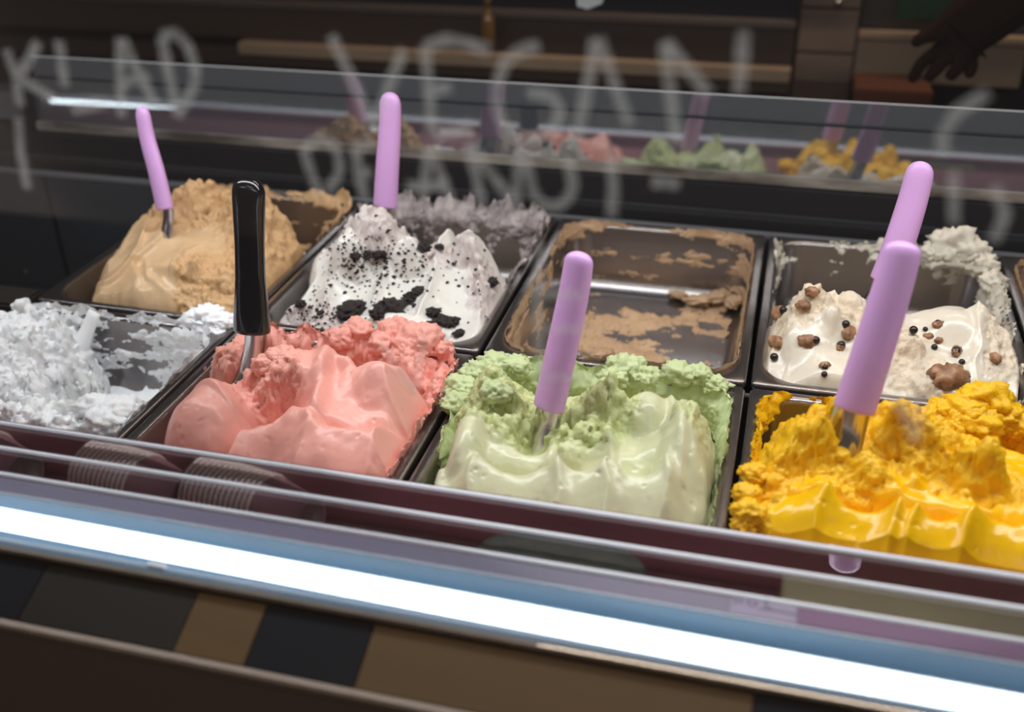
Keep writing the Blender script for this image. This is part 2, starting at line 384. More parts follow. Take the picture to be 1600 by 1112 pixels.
for strokes in LET:
    V = []; F = []
    for st in strokes:
        P = [at(x, y, GY - 0.0008) for x, y in st]
        C = []
        for a, b2 in zip(P, P[1:]):
            for t in np.linspace(0, 1, 7)[:-1]: C.append(a * (1 - t) + b2 * t)
        C.append(P[-1]); C = np.array(C)
        for _ in range(2):
            C[1:-1] = (C[:-2] + 2 * C[1:-1] + C[2:]) / 4
        T = np.gradient(C, axis=0); T /= np.linalg.norm(T, axis=1)[:, None]
        Nn = np.stack([-T[:, 2], 0 * T[:, 0], T[:, 0]], 1)
        base = len(V)
        for k, (c, n) in enumerate(zip(C, Nn)):
            wd = 0.0026 * (0.85 + 0.3 * rnd.random())
            for yy in (0, 0.0003):
                V.append(c + n * wd + np.array([0, yy, 0])); V.append(c - n * wd + np.array([0, yy, 0]))
        for k in range(len(C) - 1):
            q = base + 4 * k
            F += [(q, q + 1, q + 5, q + 4), (q + 2, q + 6, q + 7, q + 3)]
    o = pydata('marker_letter', V, F, mk); o.parent = FG

# ------------------------------------------------------------------ pans
def rrect(x0, x1, y0, y1, r, n=9):
    out = []
    for cx, cy, a0 in ((x1 - r, y1 - r, 0), (x0 + r, y1 - r, 90), (x0 + r, y0 + r, 180), (x1 - r, y0 + r, 270)):
        for k in range(n):
            a = math.radians(a0 + 90 * k / (n - 1)); out.append((cx + r * math.cos(a), cy + r * math.sin(a)))
    return out
DEPTH = 0.085; FL = 0.0105; RC = 0.034        # pan depth, flange width, corner radius of the opening
def pan_mesh(w, dpt):
    rings = []
    x0, x1, y0, y1 = -w / 2, w / 2, -dpt / 2, dpt / 2
    def ring(ins, z, r): rings.append([(x, y, z) for x, y in rrect(x0 + ins, x1 - ins, y0 + ins, y1 - ins, max(r, 0.001))])
    ring(0.0, -0.007, 0.006); ring(0.0, -0.0018, 0.006); ring(0.0006, -0.0005, 0.006); ring(0.0018, 0.0, 0.005)
    ring(FL - 0.003, -0.0004, RC + 0.002); ring(FL - 0.001, -0.0010, RC); ring(FL + 0.0008, -0.0028, RC - 0.001); ring(FL + 0.0015, -0.006, RC - 0.002)
    ring(FL + 0.006, -DEPTH + 0.018, RC - 0.006)
    for k in range(1, 7):
        a = k / 6 * math.pi / 2
        ring(FL + 0.006 + 0.016 * (1 - math.cos(a)), -DEPTH + 0.018 - 0.018 * math.sin(a), RC - 0.006 - 0.012 * (1 - math.cos(a)))
    n = len(rings[0]); V = [v for q in rings for v in q]; F = []
    for k in range(len(rings) - 1):
        for i in range(n):
            F.append((k * n + i, k * n + (i + 1) % n, (k + 1) * n + (i + 1) % n, (k + 1) * n + i))
    F.append(tuple(range((len(rings) - 1) * n, len(rings) * n)))
    # outer skin: the same walls one sheet thickness out
    o = len(V)
    outr = []
    def oring(ins, z, r): outr.append([(x, y, z) for x, y in rrect(x0 + ins, x1 - ins, y0 + ins, y1 - ins, max(r, 0.001))])
    oring(0.001, -0.007, 0.005); oring(FL, -0.004, RC - 0.002); oring(FL + 0.0045, -DEPTH + 0.016, RC - 0.006); oring(FL + 0.020, -DEPTH - 0.001, RC - 0.016)
    for q in outr: V += q
    for k in range(3):
        for i in range(n):
            F.append((o + k * n + i, o + (k + 1) * n + i, o + (k + 1) * n + (i + 1) % n, o + k * n + (i + 1) % n))
    F.append(tuple(range(o + 3 * n, o + 4 * n))[::-1])
    me = bpy.data.meshes.new('gelato_pan'); me.from_pydata(V, [], F); me.update(); me.materials.append(STEEL)
    me.polygons.foreach_set('use_smooth', [len(p.vertices) == 4 for p in me.polygons])
    return me
BX = [-0.7755, -0.5215, -0.2645, -0.0085, 0.2470, 0.5025]
YB0, YB1 = 0.8505, 1.2020
YF0, YF1 = 0.5985, 0.8425
BACKM = pan_mesh(0.2515, YB1 - YB0); FRONTM = pan_mesh(0.2515, YF1 - YF0)
BACKN = pan_mesh(0.2455, YB1 - YB0)
PAN = {}
def pan(key, i, row, label, mesh=None):
    y0, y1 = (YB0, YB1) if row == 'b' else (YF0, YF1)
    cx = (BX[i] + BX[i + 1]) / 2; w = 0.2515
    if mesh is BACKN: cx += 0.003; w = 0.2455
    o = link('gelato_pan', mesh or (BACKM if row == 'b' else FRONTM)); o.location = (cx, (y0 + y1) / 2, 0)
    tag(o, label, 'pan', 'steel pans of the display case'); PAN[key] = (cx - w / 2, cx + w / 2, y0, y1)
    return o
pan('coffee', 0, 'b', 'steel pan in the back row holding coffee brown ice cream', BACKN)
pan('cookie', 1, 'b', 'steel pan in the back row holding white ice cream with black cookie pieces')
pan('peanut', 2, 'b', 'nearly empty steel pan in the back row with tan smears on its bottom')
pan('nut', 3, 'b', 'steel pan in the back row holding cream coloured ice cream with brown nuts')
pan('caramel', 4, 'b', 'steel pan cut by the right edge of the photo in the back row')
pan('coconut', 0, 'f', 'half scraped steel pan in the front row holding white coconut sorbet')
pan('pink', 1, 'f', 'steel pan in the front row holding salmon pink ice cream')
pan('green', 2, 'f', 'steel pan in the front row holding pale green ice cream')
pan('yellow', 3, 'f', 'steel pan in the front row holding bright yellow sorbet')
# ------------------------------------------------------------------ ice cream
class Field:
    """ice cream surface over one pan: a height grid that is piled up, dragged with a spatula, roughened"""
    def __init__(self, key, step=0.00115):
        x0, x1, y0, y1 = PAN[key]; self.key = key
        self.b = (x0 + FL + 0.0015, x1 - FL - 0.0015, y0 + FL + 0.0015, y1 - FL - 0.0015)
        a = self.b
        nx = int((a[1] - a[0]) / step) + 1; ny = int((a[3] - a[2]) / step) + 1
        self.x = np.linspace(a[0], a[1], nx); self.y = np.linspace(a[2], a[3], ny)
        self.X, self.Y = np.meshgrid(self.x, self.y, indexing='ij')
        self.Z = np.full(self.X.shape, -0.2); self.R = np.zeros(self.X.shape)
        cx, cy = (a[0] + a[1]) / 2, (a[2] + a[3]) / 2; r = RC - 0.002
        qx = np.abs(self.X - cx) - (a[1] - a[0]) / 2 + r; qy = np.abs(self.Y - cy) - (a[3] - a[2]) / 2 + r
        self.sd = np.hypot(np.maximum(qx, 0), np.maximum(qy, 0)) + np.minimum(np.maximum(qx, qy), 0) - r   # <0 inside
    def warp(self, amp, sc, seed=0):
        P = np.stack([self.X * sc, self.Y * sc, 0 * self.X + seed], -1)
        return self.X + amp * fbm(P, 3), self.Y + amp * fbm(P + 31.7, 3)
    def slab(self, pts, zs, edge=0.02, k=0.004, wob=0.006):
        """a bank: outline pts (x, y), heights from inverse distance over zs [(x, y, z)], falling off over `edge`"""
        Xw, Yw = self.warp(wob, 45, 3.1)
        d = polysd(Xw, Yw, pts)
        W = 0; S = 0
        for x, y, z in zs:
            q = 1 / ((self.X - x) ** 2 + (self.Y - y) ** 2 + 2e-4) ** 1.5; W = W + q; S = S + q * z
        top = S / W
        t = np.clip(-d / edge, 0, 1); prof = np.clip(1 - (1 - t) ** 2, 0, 1) ** 0.7
        z = np.where(d < 0, -DEPTH + (top + DEPTH) * prof, -0.2)
        self.Z = smax(self.Z, z, k); return self
    def lobe(self, c, a, b, rot=0, top=None, base=-0.02, p=2.3, k=0.003, wob=0.0, q=0.62):
        top = c[2] if top is None else top
        m = max(a, b) * 1.25 + wob * 1.5
        i0, i1 = np.searchsorted(self.x, [c[0] - m, c[0] + m]); j0, j1 = np.searchsorted(self.y, [c[1] - m, c[1] + m])
        if i1 - i0 < 2 or j1 - j0 < 2: return self
        X, Y = self.X[i0:i1, j0:j1], self.Y[i0:i1, j0:j1]
        if wob:
            P = np.stack([X * 60, Y * 60, 0 * X + c[0] * 91], -1); X, Y = X + wob * fbm(P, 3), Y + wob * fbm(P + 31.7, 3)
        t = math.radians(rot); dx = X - c[0]; dy = Y - c[1]
        u = (dx * math.cos(t) + dy * math.sin(t)) / a; v = (-dx * math.sin(t) + dy * math.cos(t)) / b
        rr = (np.abs(u) ** p + np.abs(v) ** p) ** (1 / p)
        z = np.where(rr < 1, base + (top - base) * np.clip(1 - rr ** 2, 0, 1) ** q, -0.2)
        self.Z[i0:i1, j0:j1] = smax(self.Z[i0:i1, j0:j1], z, k); return self
    def bump(self, c, a, b, rot, h, wob=0.006, seed=0.0):
        """a lump that rides on the surface"""
        m = max(a, b) * 1.3 + wob
        i0, i1 = np.searchsorted(self.x, [c[0] - m, c[0] + m]); j0, j1 = np.searchsorted(self.y, [c[1] - m, c[1] + m])
        if i1 - i0 < 2 or j1 - j0 < 2: return self
        X, Y = self.X[i0:i1, j0:j1], self.Y[i0:i1, j0:j1]
        P = np.stack([X * 80, Y * 80, 0 * X + seed], -1); X, Y = X + wob * fbm(P, 2), Y + wob * fbm(P + 31.7, 2)
        t = math.radians(rot); dx = X - c[0]; dy = Y - c[1]
        u = (dx * math.cos(t) + dy * math.sin(t)) / a; v = (-dx * math.sin(t) + dy * math.cos(t)) / b
        f = np.clip(1 - (u * u + v * v), 0, 1) ** 0.6; Z = self.Z[i0:i1, j0:j1]
        self.Z[i0:i1, j0:j1] = np.where(Z > -0.15, Z + h * f, Z); return self
    def seg(self, pts):
        best = np.full(self.X.shape, 9.0); zb = np.zeros(self.X.shape); tb = np.zeros(self.X.shape); side = np.zeros(self.X.shape)
        pts = [np.array(p, float) for p in pts]; n = len(pts) - 1
        for i in range(n):
            a, b = pts[i], pts[i + 1]; e = b[:2] - a[:2]; L2 = e @ e + 1e-12
            t = np.clip(((self.X - a[0]) * e[0] + (self.Y - a[1]) * e[1]) / L2, 0, 1)
            dd = np.hypot(self.X - a[0] - t * e[0], self.Y - a[1] - t * e[1])
            m = dd < best; best = np.where(m, dd, best); zb = np.where(m, a[2] + t * (b[2] - a[2]), zb); tb = np.where(m, (i + t) / n, tb)
            side = np.where(m, np.sign(e[0] * (self.Y - a[1]) - e[1] * (self.X - a[0])), side)
        return best, zb, tb, side
    def drag(self, pts, rad, k=0.0018, lip=0.0):
        """a spatula stroke: concave, leaves sharp ridges where strokes meet"""
        d, z, t, s = self.seg(pts)
        zc = z + rad - np.sqrt(np.clip(rad * rad - d * d, 1e-9, None))
        ok = d < rad * 0.97
        new = np.where(ok, smin(self.Z, zc, k), self.Z)
        new = np.where(self.Z < -0.15, self.Z, new)
        cut = np.clip(self.Z - new, 0, 1); self.Z = new
        self.R = self.R * (1 - np.clip(cut * 400, 0, 1))
        if lip:
            e = np.exp(-((d - rad * 0.97) / 0.004) ** 2); self.Z = np.where(self.Z > -0.15, self.Z + lip * e * (0.6 + 0.8 * fbm(np.stack([self.X * 70, self.Y * 70, 0 * self.X], -1), 2)), self.Z)
        return self
    def crest(self, pts, sag, front, W, p=1.5, back=0.045, bp=1.25, k=0.002, side=0.02, shear=0.0):
        """a bank with a scalloped crest (peaks at pts, sagging between them), a smooth face towards the front and a scooped back"""
        pts = sorted([tuple(q) for q in pts]); xs = np.array([q[0] for q in pts]); ys = np.array([q[1] for q in pts]); zs = np.array([q[2] for q in pts])
        Xs = self.X
        Yc = np.interp(Xs, xs, ys)
        Xs = self.X + shear * (Yc - self.Y) + 0.009 * fbm(np.stack([self.X * 30, self.Y * 30, 0 * self.X + 5], -1), 2)
        i = np.clip(np.searchsorted(xs, Xs) - 1, 0, len(xs) - 2); t = np.clip((Xs - xs[i]) / (xs[i + 1] - xs[i]), 0, 1)
        sg = np.array(sag)[i]; bow = (4 * t * (1 - t)) ** 0.8
        zc = zs[i] * (1 - t) + zs[i + 1] * t - sg * bow
        d = np.interp(Xs, xs, ys) - sg * 0.5 * bow - self.Y
        z = np.where(d > 0, zc - front * np.clip(d / W, 0, 9) ** p, zc - 0.06 * np.clip(-d / back, 0, 9) ** bp)
        out = np.maximum(xs[0] - Xs, 0) + np.maximum(Xs - xs[-1], 0); z = z - 0.06 * (out / side) ** 1.6
        self.Z = smax(self.Z, z, k); self.R = self.R * np.where((d > -0.004) & (self.Z - z < 0.001), 0, 1); return self
    def ridge(self, pts, w, h, k=1.0):
        d, z, t, s = self.seg(pts); f = np.exp(-(d / w) ** 2) * np.sin(np.clip(t, 0.03, 0.97) * math.pi) ** 0.5
        self.Z = np.where(self.Z > -0.15, self.Z + h * f, self.Z); return self
    def step(self, pts, w, h):
        """a fold: the left side of the line rises sharply by h and fades over w"""
        d, z, t, s = self.seg(pts); f = np.where(s > 0, np.exp(-d / w), np.exp(-d / 0.0012)) * np.sin(np.clip(t, 0.02, 0.98) * math.pi) ** 0.6
        self.Z = np.where(self.Z > -0.15, self.Z + h * f, self.Z); return self
    def lumps(self, c, a, b, n, r0, r1, h, seed, rot=0):
        rg = random.Random(seed)
        for _ in range(n):
            q = math.sqrt(rg.random()); th = rg.random() * 6.283; t = math.radians(rot)
            u, w_ = q * math.cos(th) * a, q * math.sin(th) * b
            x, y = c[0] + u * math.cos(t) - w_ * math.sin(t), c[1] + u * math.sin(t) + w_ * math.cos(t)
            if not (self.b[0] + .006 < x < self.b[1] - .006 and self.b[2] + .006 < y < self.b[3] - .006): continue
            i, j = self.height(x, y); z = self.Z[i, j]
            if z < -.07: continue
            r = rg.uniform(r0, r1); hh = h * rg.uniform(.5, 1.3)
            self.bump((x, y), r * rg.uniform(.8, 1.4), r, rg.uniform(0, 180), hh, seed=rg.random() * 9)
        return self
    def hole(self, c, r, depth):
        d = np.hypot(self.X - c[0], self.Y - c[1]); self.Z = np.where(self.Z > -0.15, self.Z - depth * sstep(r, r * 0.35, d), self.Z); return self
    def rough(self, c, a, b=None, rot=0, v=1.0):
        b = b or a; t = math.radians(rot); Xw, Yw = self.warp(0.02, 40, 9.1); dx = Xw - c[0]; dy = Yw - c[1]
        u = (dx * math.cos(t) + dy * math.sin(t)) / a; q = (-dx * math.sin(t) + dy * math.cos(t)) / b
        self.R = np.maximum(self.R, v * sstep(1.1, 0.75, np.hypot(u, q))); return self
    def height(self, x, y):
        i = int(np.clip(round((x - self.x[0]) / (self.x[1] - self.x[0])), 0, len(self.x) - 1)); j = int(np.clip(round((y - self.y[0]) / (self.y[1] - self.y[0])), 0, len(self.y) - 1))
        return i, j
    def build(self, m, amp=0.005, sc=95, fine=0.0012, swell=0.003, streak=None, floor=-DEPTH, rim=0.9, torn=0.5, edge_rim=0.002, soft=0):
        X, Y, Z, R = self.X, self.Y, self.Z.copy(), np.clip(self.R, 0, 1)
        for _ in range(soft):                                   # melt sharp creases a little
            ok_ = Z > -0.15; inner = ok_[1:-1, 1:-1] & ok_[:-2, 1:-1] & ok_[2:, 1:-1] & ok_[1:-1, :-2] & ok_[1:-1, 2:]
            avg = (Z[:-2, 1:-1] + Z[2:, 1:-1] + Z[1:-1, :-2] + Z[1:-1, 2:]) / 4
            Z[1:-1, 1:-1] = np.where(inner, 0.4 * Z[1:-1, 1:-1] + 0.6 * avg, Z[1:-1, 1:-1])
        live = Z > floor + 0.0005
        Z = np.maximum(Z, floor - 0.0004)
        P0 = np.stack([X, Y, 0 * X], -1)
        Z = Z + swell * fbm(P0 * 28, 3) * live
        if streak:                                              # fine drag lines along a direction
            a = math.radians(streak[0]); q = X * math.cos(a) + Y * math.sin(a); q2 = -X * math.sin(a) + Y * math.cos(a)
            Z = Z + streak[1] * fbm(np.stack([q * 25, q2 * 260, 0 * X], -1), 3) * live
        lim = np.clip(-self.sd, 0, 1) * rim * 2.2 + edge_rim + 0.034 * sstep(0.035, 0.0, Y - self.b[2]) * (self.b[2] < 0.8)
        Z = np.minimum(Z, lim)
        # taper with the pan wall
        cx, cy = (self.b[0] + self.b[1]) / 2, (self.b[2] + self.b[3]) / 2
        hx = (self.b[1] - self.b[0]) / 2
        dz = np.clip(-Z, 0, DEPTH); ins = 0.006 * dz / DEPTH + np.clip(dz - (DEPTH - 0.018), 0, 1) ** 2 / 0.018 * 0.9
        X = cx + (X - cx) * (1 - ins / hx); Y = cy + (Y - cy) * (1 - ins / ((self.b[3] - self.b[2]) / 2))
        P = np.stack([X, Y, Z], -1)
        gx = np.gradient(P, axis=0); gy = np.gradient(P, axis=1)
        Nn = np.cross(gx, gy); Nn /= np.linalg.norm(Nn, axis=-1)[..., None] + 1e-12
        Q = P.copy()
        Q = Q + 0.010 * np.stack([fbm(P * 40, 2), fbm(P * 40 + 9, 2), fbm(P * 40 + 5, 2)], -1)
        lump = 0.55 - worley(Q * sc)                            # crumbs
        bil = fbm(Q * sc * 1.1, 4, 0.55, 1)
        mid = 0.5 - worley(Q * sc * 2.4 + 3.3); rid = fbm(P * 210, 3, 0.6, 2)
        disp = R * (amp * (0.8 * lump + torn * bil + 0.42 * mid) + fine * 1.35 * (rid + fbm(P * 420, 3, 0.6))) + (1 - R) * fine * 0.22 * fbm(P * 150, 3)
        pit = np.clip(fbm(P * 150, 2) - 0.36, 0, 1) * 0.012 * (0.40 + R)
        disp = disp - pit
        inset = np.clip(-self.sd / 0.004, 0, 1)
        P = P + Nn * (disp * np.maximum(inset, 0.15) * live)[..., None]
        self.P, self.N, self.live = P.copy(), Nn, live
        P[..., 2] = np.where((self.sd > -0.0013) & live, np.minimum(P[..., 2], -0.006), P[..., 2])      # skirt against the pan wall
        ok = live & (self.sd <= 0.0008)
        self.ok = ok
        fm = ok[:-1, :-1] & ok[1:, :-1] & ok[1:, 1:] & ok[:-1, 1:]
        # keep one ring of sunk faces so borders close against the pan
        near = live[:-1, :-1] | live[1:, :-1] | live[1:, 1:] | live[:-1, 1:]
        ins_ = (self.sd <= 0.0008); fin = ins_[:-1, :-1] & ins_[1:, :-1] & ins_[1:, 1:] & ins_[:-1, 1:]
        fm = near & fin
        return grid_mesh('mound', P, fm, m, R)
def polysd(X, Y, pts):
    d = np.full(X.shape, 9.0); ins = np.zeros(X.shape, bool); n = len(pts)
    for i in range(n):
        a = pts[i]; b = pts[(i + 1) % n]; ex, ey = b[0] - a[0], b[1] - a[1]
        t = np.clip(((X - a[0]) * ex + (Y - a[1]) * ey) / (ex * ex + ey * ey + 1e-12), 0, 1)
        d = np.minimum(d, np.hypot(X - a[0] - t * ex, Y - a[1] - t * ey))
        c = ((a[1] > Y) != (b[1] > Y)) & (X < ex * (Y - a[1]) / (ey + 1e-15) + a[0]); ins ^= c
    return np.where(ins, -d, d)
def grid_mesh(name, P, fm, m, R=None):
    nx, ny = P.shape[:2]; idx = np.arange(nx * ny).reshape(nx, ny)
    F = np.stack([idx[:-1, :-1], idx[1:, :-1], idx[1:, 1:], idx[:-1, 1:]], -1)[fm]
    used = np.unique(F); rm = np.full(nx * ny, -1); rm[used] = np.arange(len(used)); F = rm[F]
    V = P.reshape(-1, 3)[used]
    me = bpy.data.meshes.new(name)
    me.vertices.add(len(V)); me.vertices.foreach_set('co', V.astype(np.float32).ravel())
    me.loops.add(F.size); me.loops.foreach_set('vertex_index', F.ravel().astype(np.int32))
    me.polygons.add(len(F)); me.polygons.foreach_set('loop_start', np.arange(0, F.size, 4, dtype=np.int32)); me.polygons.foreach_set('loop_total', np.full(len(F), 4, np.int32))
    me.update(calc_edges=True)
    me.polygons.foreach_set('use_smooth', np.ones(len(F), bool))
    if R is not None:
        a = me.attributes.new('rough', 'FLOAT', 'POINT'); a.data.foreach_set('value', R.reshape(-1)[used].astype(np.float32))
    me.materials.append(m); me.validate()
    return me

def wall_smear(key, m, cover, seed, thick=0.003, s0=0.0, s1=1.0, t0=-0.004, t1=0.07, stretch=(1, 1), over=0.0, rough=0.8, lump=0.5, n=420):
    """ice cream left on the pan's inner walls. s runs round the opening (0 = front right corner, counter-clockwise seen from above:
    right wall, back wall, left wall, front wall); cover(s, t) biases the patches"""
    x0, x1, y0, y1 = PAN[key]
    N_ = n; M_ = 64
    def loop(ins, r):
        pts = np.array(rrect(x0 + ins, x1 - ins, y0 + ins, y1 - ins, r, 12)); pts = np.roll(pts, 12, axis=0)
        pts = np.vstack([pts, pts[:1]]); L = np.concatenate([[0], np.cumsum(np.linalg.norm(np.diff(pts, axis=0), axis=1))]); L /= L[-1]
        s = np.linspace(s0, s1, N_); return np.stack([np.interp(s, L, pts[:, 0]), np.interp(s, L, pts[:, 1])], 1)
    top = loop(FL + 0.0010, RC - 0.001); bot = loop(FL + 0.0058, RC - 0.006)
    t = np.linspace(t0, t1, M_); f = np.clip(t / (DEPTH - 0.018), 0, 1)
    XY = top[:, None, :] * (1 - f)[None, :, None] + bot[:, None, :] * f[None, :, None]
    P = np.concatenate([XY, np.broadcast_to(-t[None, :, None], (N_, M_, 1))], -1)
    c = np.array([(x0 + x1) / 2, (y0 + y1) / 2]); tang = np.gradient(top, axis=0); nn = np.stack([-tang[:, 1], tang[:, 0]], 1); nn /= np.linalg.norm(nn, axis=1)[:, None]
    Nn = np.concatenate([np.broadcast_to(nn[:, None, :], (N_, M_, 2)), np.zeros((N_, M_, 1))], -1)
    S, T = np.meshgrid(np.linspace(s0, s1, N_), t, indexing='ij'); per = 2 * (x1 - x0 + y1 - y0)
    Q = np.stack([S * per * 30 * stretch[0], T * 30 * stretch[1], 0 * S + seed], -1)
    v = fbm(Q, 5, 0.55) + 0.5 * fbm(Q * 3.1, 3, 0.6) * 0.5 + cover(S, T)
    h = np.clip(v, -0.05, 0.5)
    th = thick * np.sqrt(np.clip(h, 0, 1) * 2.2) * (0.8 + lump * (0.8 * fbm(P * 85 + seed, 4, .6, 2) + 0.7 * (0.5 - worley(P * 150)))) - 0.0012
    drop = np.clip(h, 0, 1)
    P = P + Nn * th[..., None] + np.array([0, 0, 1.0]) * (0.004 * fbm(P * 90, 3) * (h > 0))[..., None]
    if over:                                                    # spill over the rim
        P[..., 2] += over * sstep(0.012, 0.0, T) * np.clip(h * 3, 0, 1) * (0.6 + 1.2 * np.clip(fbm(P * 60 + seed, 3), -0.4, 1))
        P[..., :2] -= Nn[..., :2] * (over * 0.8 * sstep(0.010, 0.0, T) * np.clip(h * 3, 0, 1))[..., None]
    P = P + Nn * (0.0016 * fbm(P * 330, 3, 0.6) * rough)[..., None]
    live = v > 0
    fm = live[:-1, :-1] | live[1:, :-1] | live[1:, 1:] | live[:-1, 1:]
    if fm.sum() < 4: fm[0, 0] = True
    return grid_mesh('wall_smear', P, fm, m, np.full(S.shape, rough))

def clump(name, c, r, m, seed, flat=0.75, sub=4, amp=0.35, sc=1.0, parent=None, rot=0, spike=0.5, smooth=True):
    """one broken lump of ice cream, cookie or nut"""
    bm = bmesh.new(); bmesh.ops.create_icosphere(bm, subdivisions=sub, radius=1)
    V = np.array([v.co[:] for v in bm.verts])
    n1 = fbm(V * 1.3 * sc + seed * 3.7, 3); w_ = 0.6 - worley(V * 2.2 * sc + seed); n2 = fbm(V * 5 * sc + seed, 4, 0.7)
    V = V * (1 + amp * (1.1 * n1 + spike * w_ + 0.55 * n2 + 0.25 * (0.5 - worley(V * 5.5 * sc))))[:, None]
    a = math.radians(rot); Rm = np.array([[math.cos(a), -math.sin(a), 0], [math.sin(a), math.cos(a), 0], [0, 0, 1]])
    rr = np.array(r if np.ndim(r) else (r, r, r * flat)); V = (V * rr) @ Rm.T + np.array(c)
    for v, q in zip(bm.verts, V): v.co = q
    me = bpy.data.meshes.new(name); bm.to_mesh(me); bm.free()
    if 'rough' not in me.attributes:
        at_ = me.attributes.new('rough', 'FLOAT', 'POINT'); at_.data.foreach_set('value', np.ones(len(V), np.float32))
    return link(name, me, parent, m, smooth)

def ice_thing(name, key, label):
    o = empty(name, (0, 0, 0)); x0, x1, y0, y1 = PAN[key]; o.location = ((x0 + x1) / 2, (y0 + y1) / 2, -DEPTH)
    return tag(o, label, 'ice cream', 'ice creams of the display case')
def put(me_or_o, parent, name=None):
    o = me_or_o if isinstance(me_or_o, bpy.types.Object) else link(name or me_or_o.name, me_or_o)
    o.parent = parent; o.matrix_parent_inverse = Matrix.Translation(-parent.location)
    if 'smear' in o.name: o['kind'] = 'stuff'
    return o
def surf(F, px, py):
    """point of a built ice cream surface nearest to the pixel's ray"""
    v = ROT.T @ np.array([px - 800, py - 556, FPX]); v /= np.linalg.norm(v)
    D = F.P - np.array([0, 0, CAMZ]); t = D @ v; off = np.linalg.norm(D - t[..., None] * v, axis=-1) + np.where(F.ok & F.live, 0, 9)
    cand = off < off.min() + 0.0025; t = np.where(cand, t, 99); i = np.unravel_index(np.argmin(t), t.shape)
    return F.P[i], F.N[i]
L = lay
xy = lambda px, py, z=0.0: tuple(lay(px, py, z)[:2])

M_COF = mat('coffee_ice', srgb(218, 184, 144), 0.5, bump=(420, 0.55, 0.0016), sss=0.15, attr=(0.30, 0.55), var=(18, srgb(206, 170, 126), 0.5), col2=srgb(208, 168, 120))
M_WHT = mat('cookie_ice', srgb(228, 224, 215), 0.5, bump=(420, 0.55, 0.0016), sss=0.15, attr=(0.20, 0.5), col2=srgb(214, 202, 196))
M_SMR = mat('cookie_smear', srgb(186, 174, 172), 0.5, bump=(700, 0.3, 0.001), sss=0.2, var=(60, srgb(110, 95, 95), 0.9))
M_NUT = mat('nut_ice', srgb(230, 219, 200), 0.5, bump=(420, 0.55, 0.0016), sss=0.15, attr=(0.20, 0.5), col2=srgb(226, 208, 182))
M_NUTS = mat('nut_smear', srgb(222, 214, 196), 0.5, bump=(700, 0.3, 0.001), sss=0.2)
M_PEA = mat('peanut_ice', srgb(202, 168, 132), 0.5, bump=(800, 0.3, 0.001), sss=0.1, var=(30, srgb(176, 142, 108), 0.8))
M_COC = mat('coconut_ice', srgb(251, 252, 253), 0.6, bump=(420, 0.45, 0.0016), sss=0.35, attr=(0.55, 0.7))
M_PNK = mat('pink_ice', srgb(240, 174, 160), 0.5, bump=(420, 0.55, 0.0016), sss=0.18, attr=(0.33, 0.5), var=(14, srgb(234, 160, 144), 0.5), col2=srgb(238, 166, 150))
M_GRN = mat('green_ice', srgb(212, 210, 174), 0.5, bump=(420, 0.55, 0.0016), sss=0.15, attr=(0.24, 0.5), var=(14, srgb(200, 206, 160), 0.5), col2=srgb(200, 206, 146))
M_GRN2 = mat('green_smear', srgb(196, 208, 154), 0.5, bump=(800, 0.25, 0.001), sss=0.12)
M_YEL = mat('yellow_ice', srgb(245, 191, 6), 0.5, bump=(420, 0.55, 0.0016), sss=0.12, attr=(0.22, 0.45), var=(14, srgb(238, 176, 0), 0.5))
M_CKE = mat('cookie_black', (0.018, 0.011, 0.010, 1), 0.75, bump=(900, 0.6, 0.001))
M_CHO = mat('nut_brown', srgb(176, 132, 96), 0.45, bump=(400, 0.2, 0.001), var=(120, srgb(104, 66, 44), 0.9))
M_DOT = mat('chocolate_bead', (0.02, 0.012, 0.010, 1), 0.25, bump=(400, 0.1, 0.0005))

# --- coffee
F = Field('coffee', 0.0013)
F.slab([xy(118, 452), xy(118, 470), xy(430, 505), xy(470, 430), xy(500, 392, .01), xy(400, 330, .0), xy(250, 335, .0), xy(175, 390, .0)],
       [(*xy(150, 455), .000), (*xy(300, 478), .002), (*xy(410, 490), .003), (*xy(180, 400, .01), .016), (*xy(300, 400, .03), .030), (*xy(400, 400, .02), .024), (*xy(460, 400, .02), .022), (*xy(260, 350, .04), .040), (*xy(330, 340, .04), .042)], edge=0.028)
F.lobe(L(320, 318, .050), .058, .040, 20, top=.064, base=-.01, wob=.010)
F.lobe(L(262, 322, .045), .026, .030, 0, top=.058, base=-.01, wob=.006)
F.lobe(L(390, 352, .040), .045, .034, -10, top=.054, base=-.01, wob=.010)
F.lobe(L(448, 376, .030), .034, .032, 30, top=.043, base=-.02, wob=.008)
F.lobe(L(470, 400, .020), .026, .030, 30, top=.033, base=-.02, wob=.008)
F.drag([L(215, 362, .052), L(175, 410, .026), L(135, 455, .008)], .050)
F.drag([L(300, 382, .036), L(262, 425, .022), L(215, 462, .006)], .042)
F.step([L(140, 446, 0), L(165, 450, 0), L(205, 438, 0), L(250, 424, 0), L(285, 400, 0)], .014, .009)
F.step([L(225, 462, 0), L(213, 440, 0), L(232, 410, 0), L(246, 372, 0)], .014, .008)
F.ridge([L(245, 448, 0), L(280, 460, 0), L(330, 458, 0)], .0035, .006); F.step([L(300, 470, 0), L(275, 440, .01), L(290, 405, .02), L(320, 378, .03)], .014, .007)
F.ridge([L(232, 432, 0), L(236, 456, 0), L(262, 470, 0)], .003, .004)
F.rough(L(330, 320, .05), .10, .05); F.rough(L(400, 430, .01), .06, .10, 0); F.rough(L(320, 440, .01), .035, .04); F.rough(L(460, 390, .02), .05, .06)
F.hole(L(300, 300, .06), .006, .008)
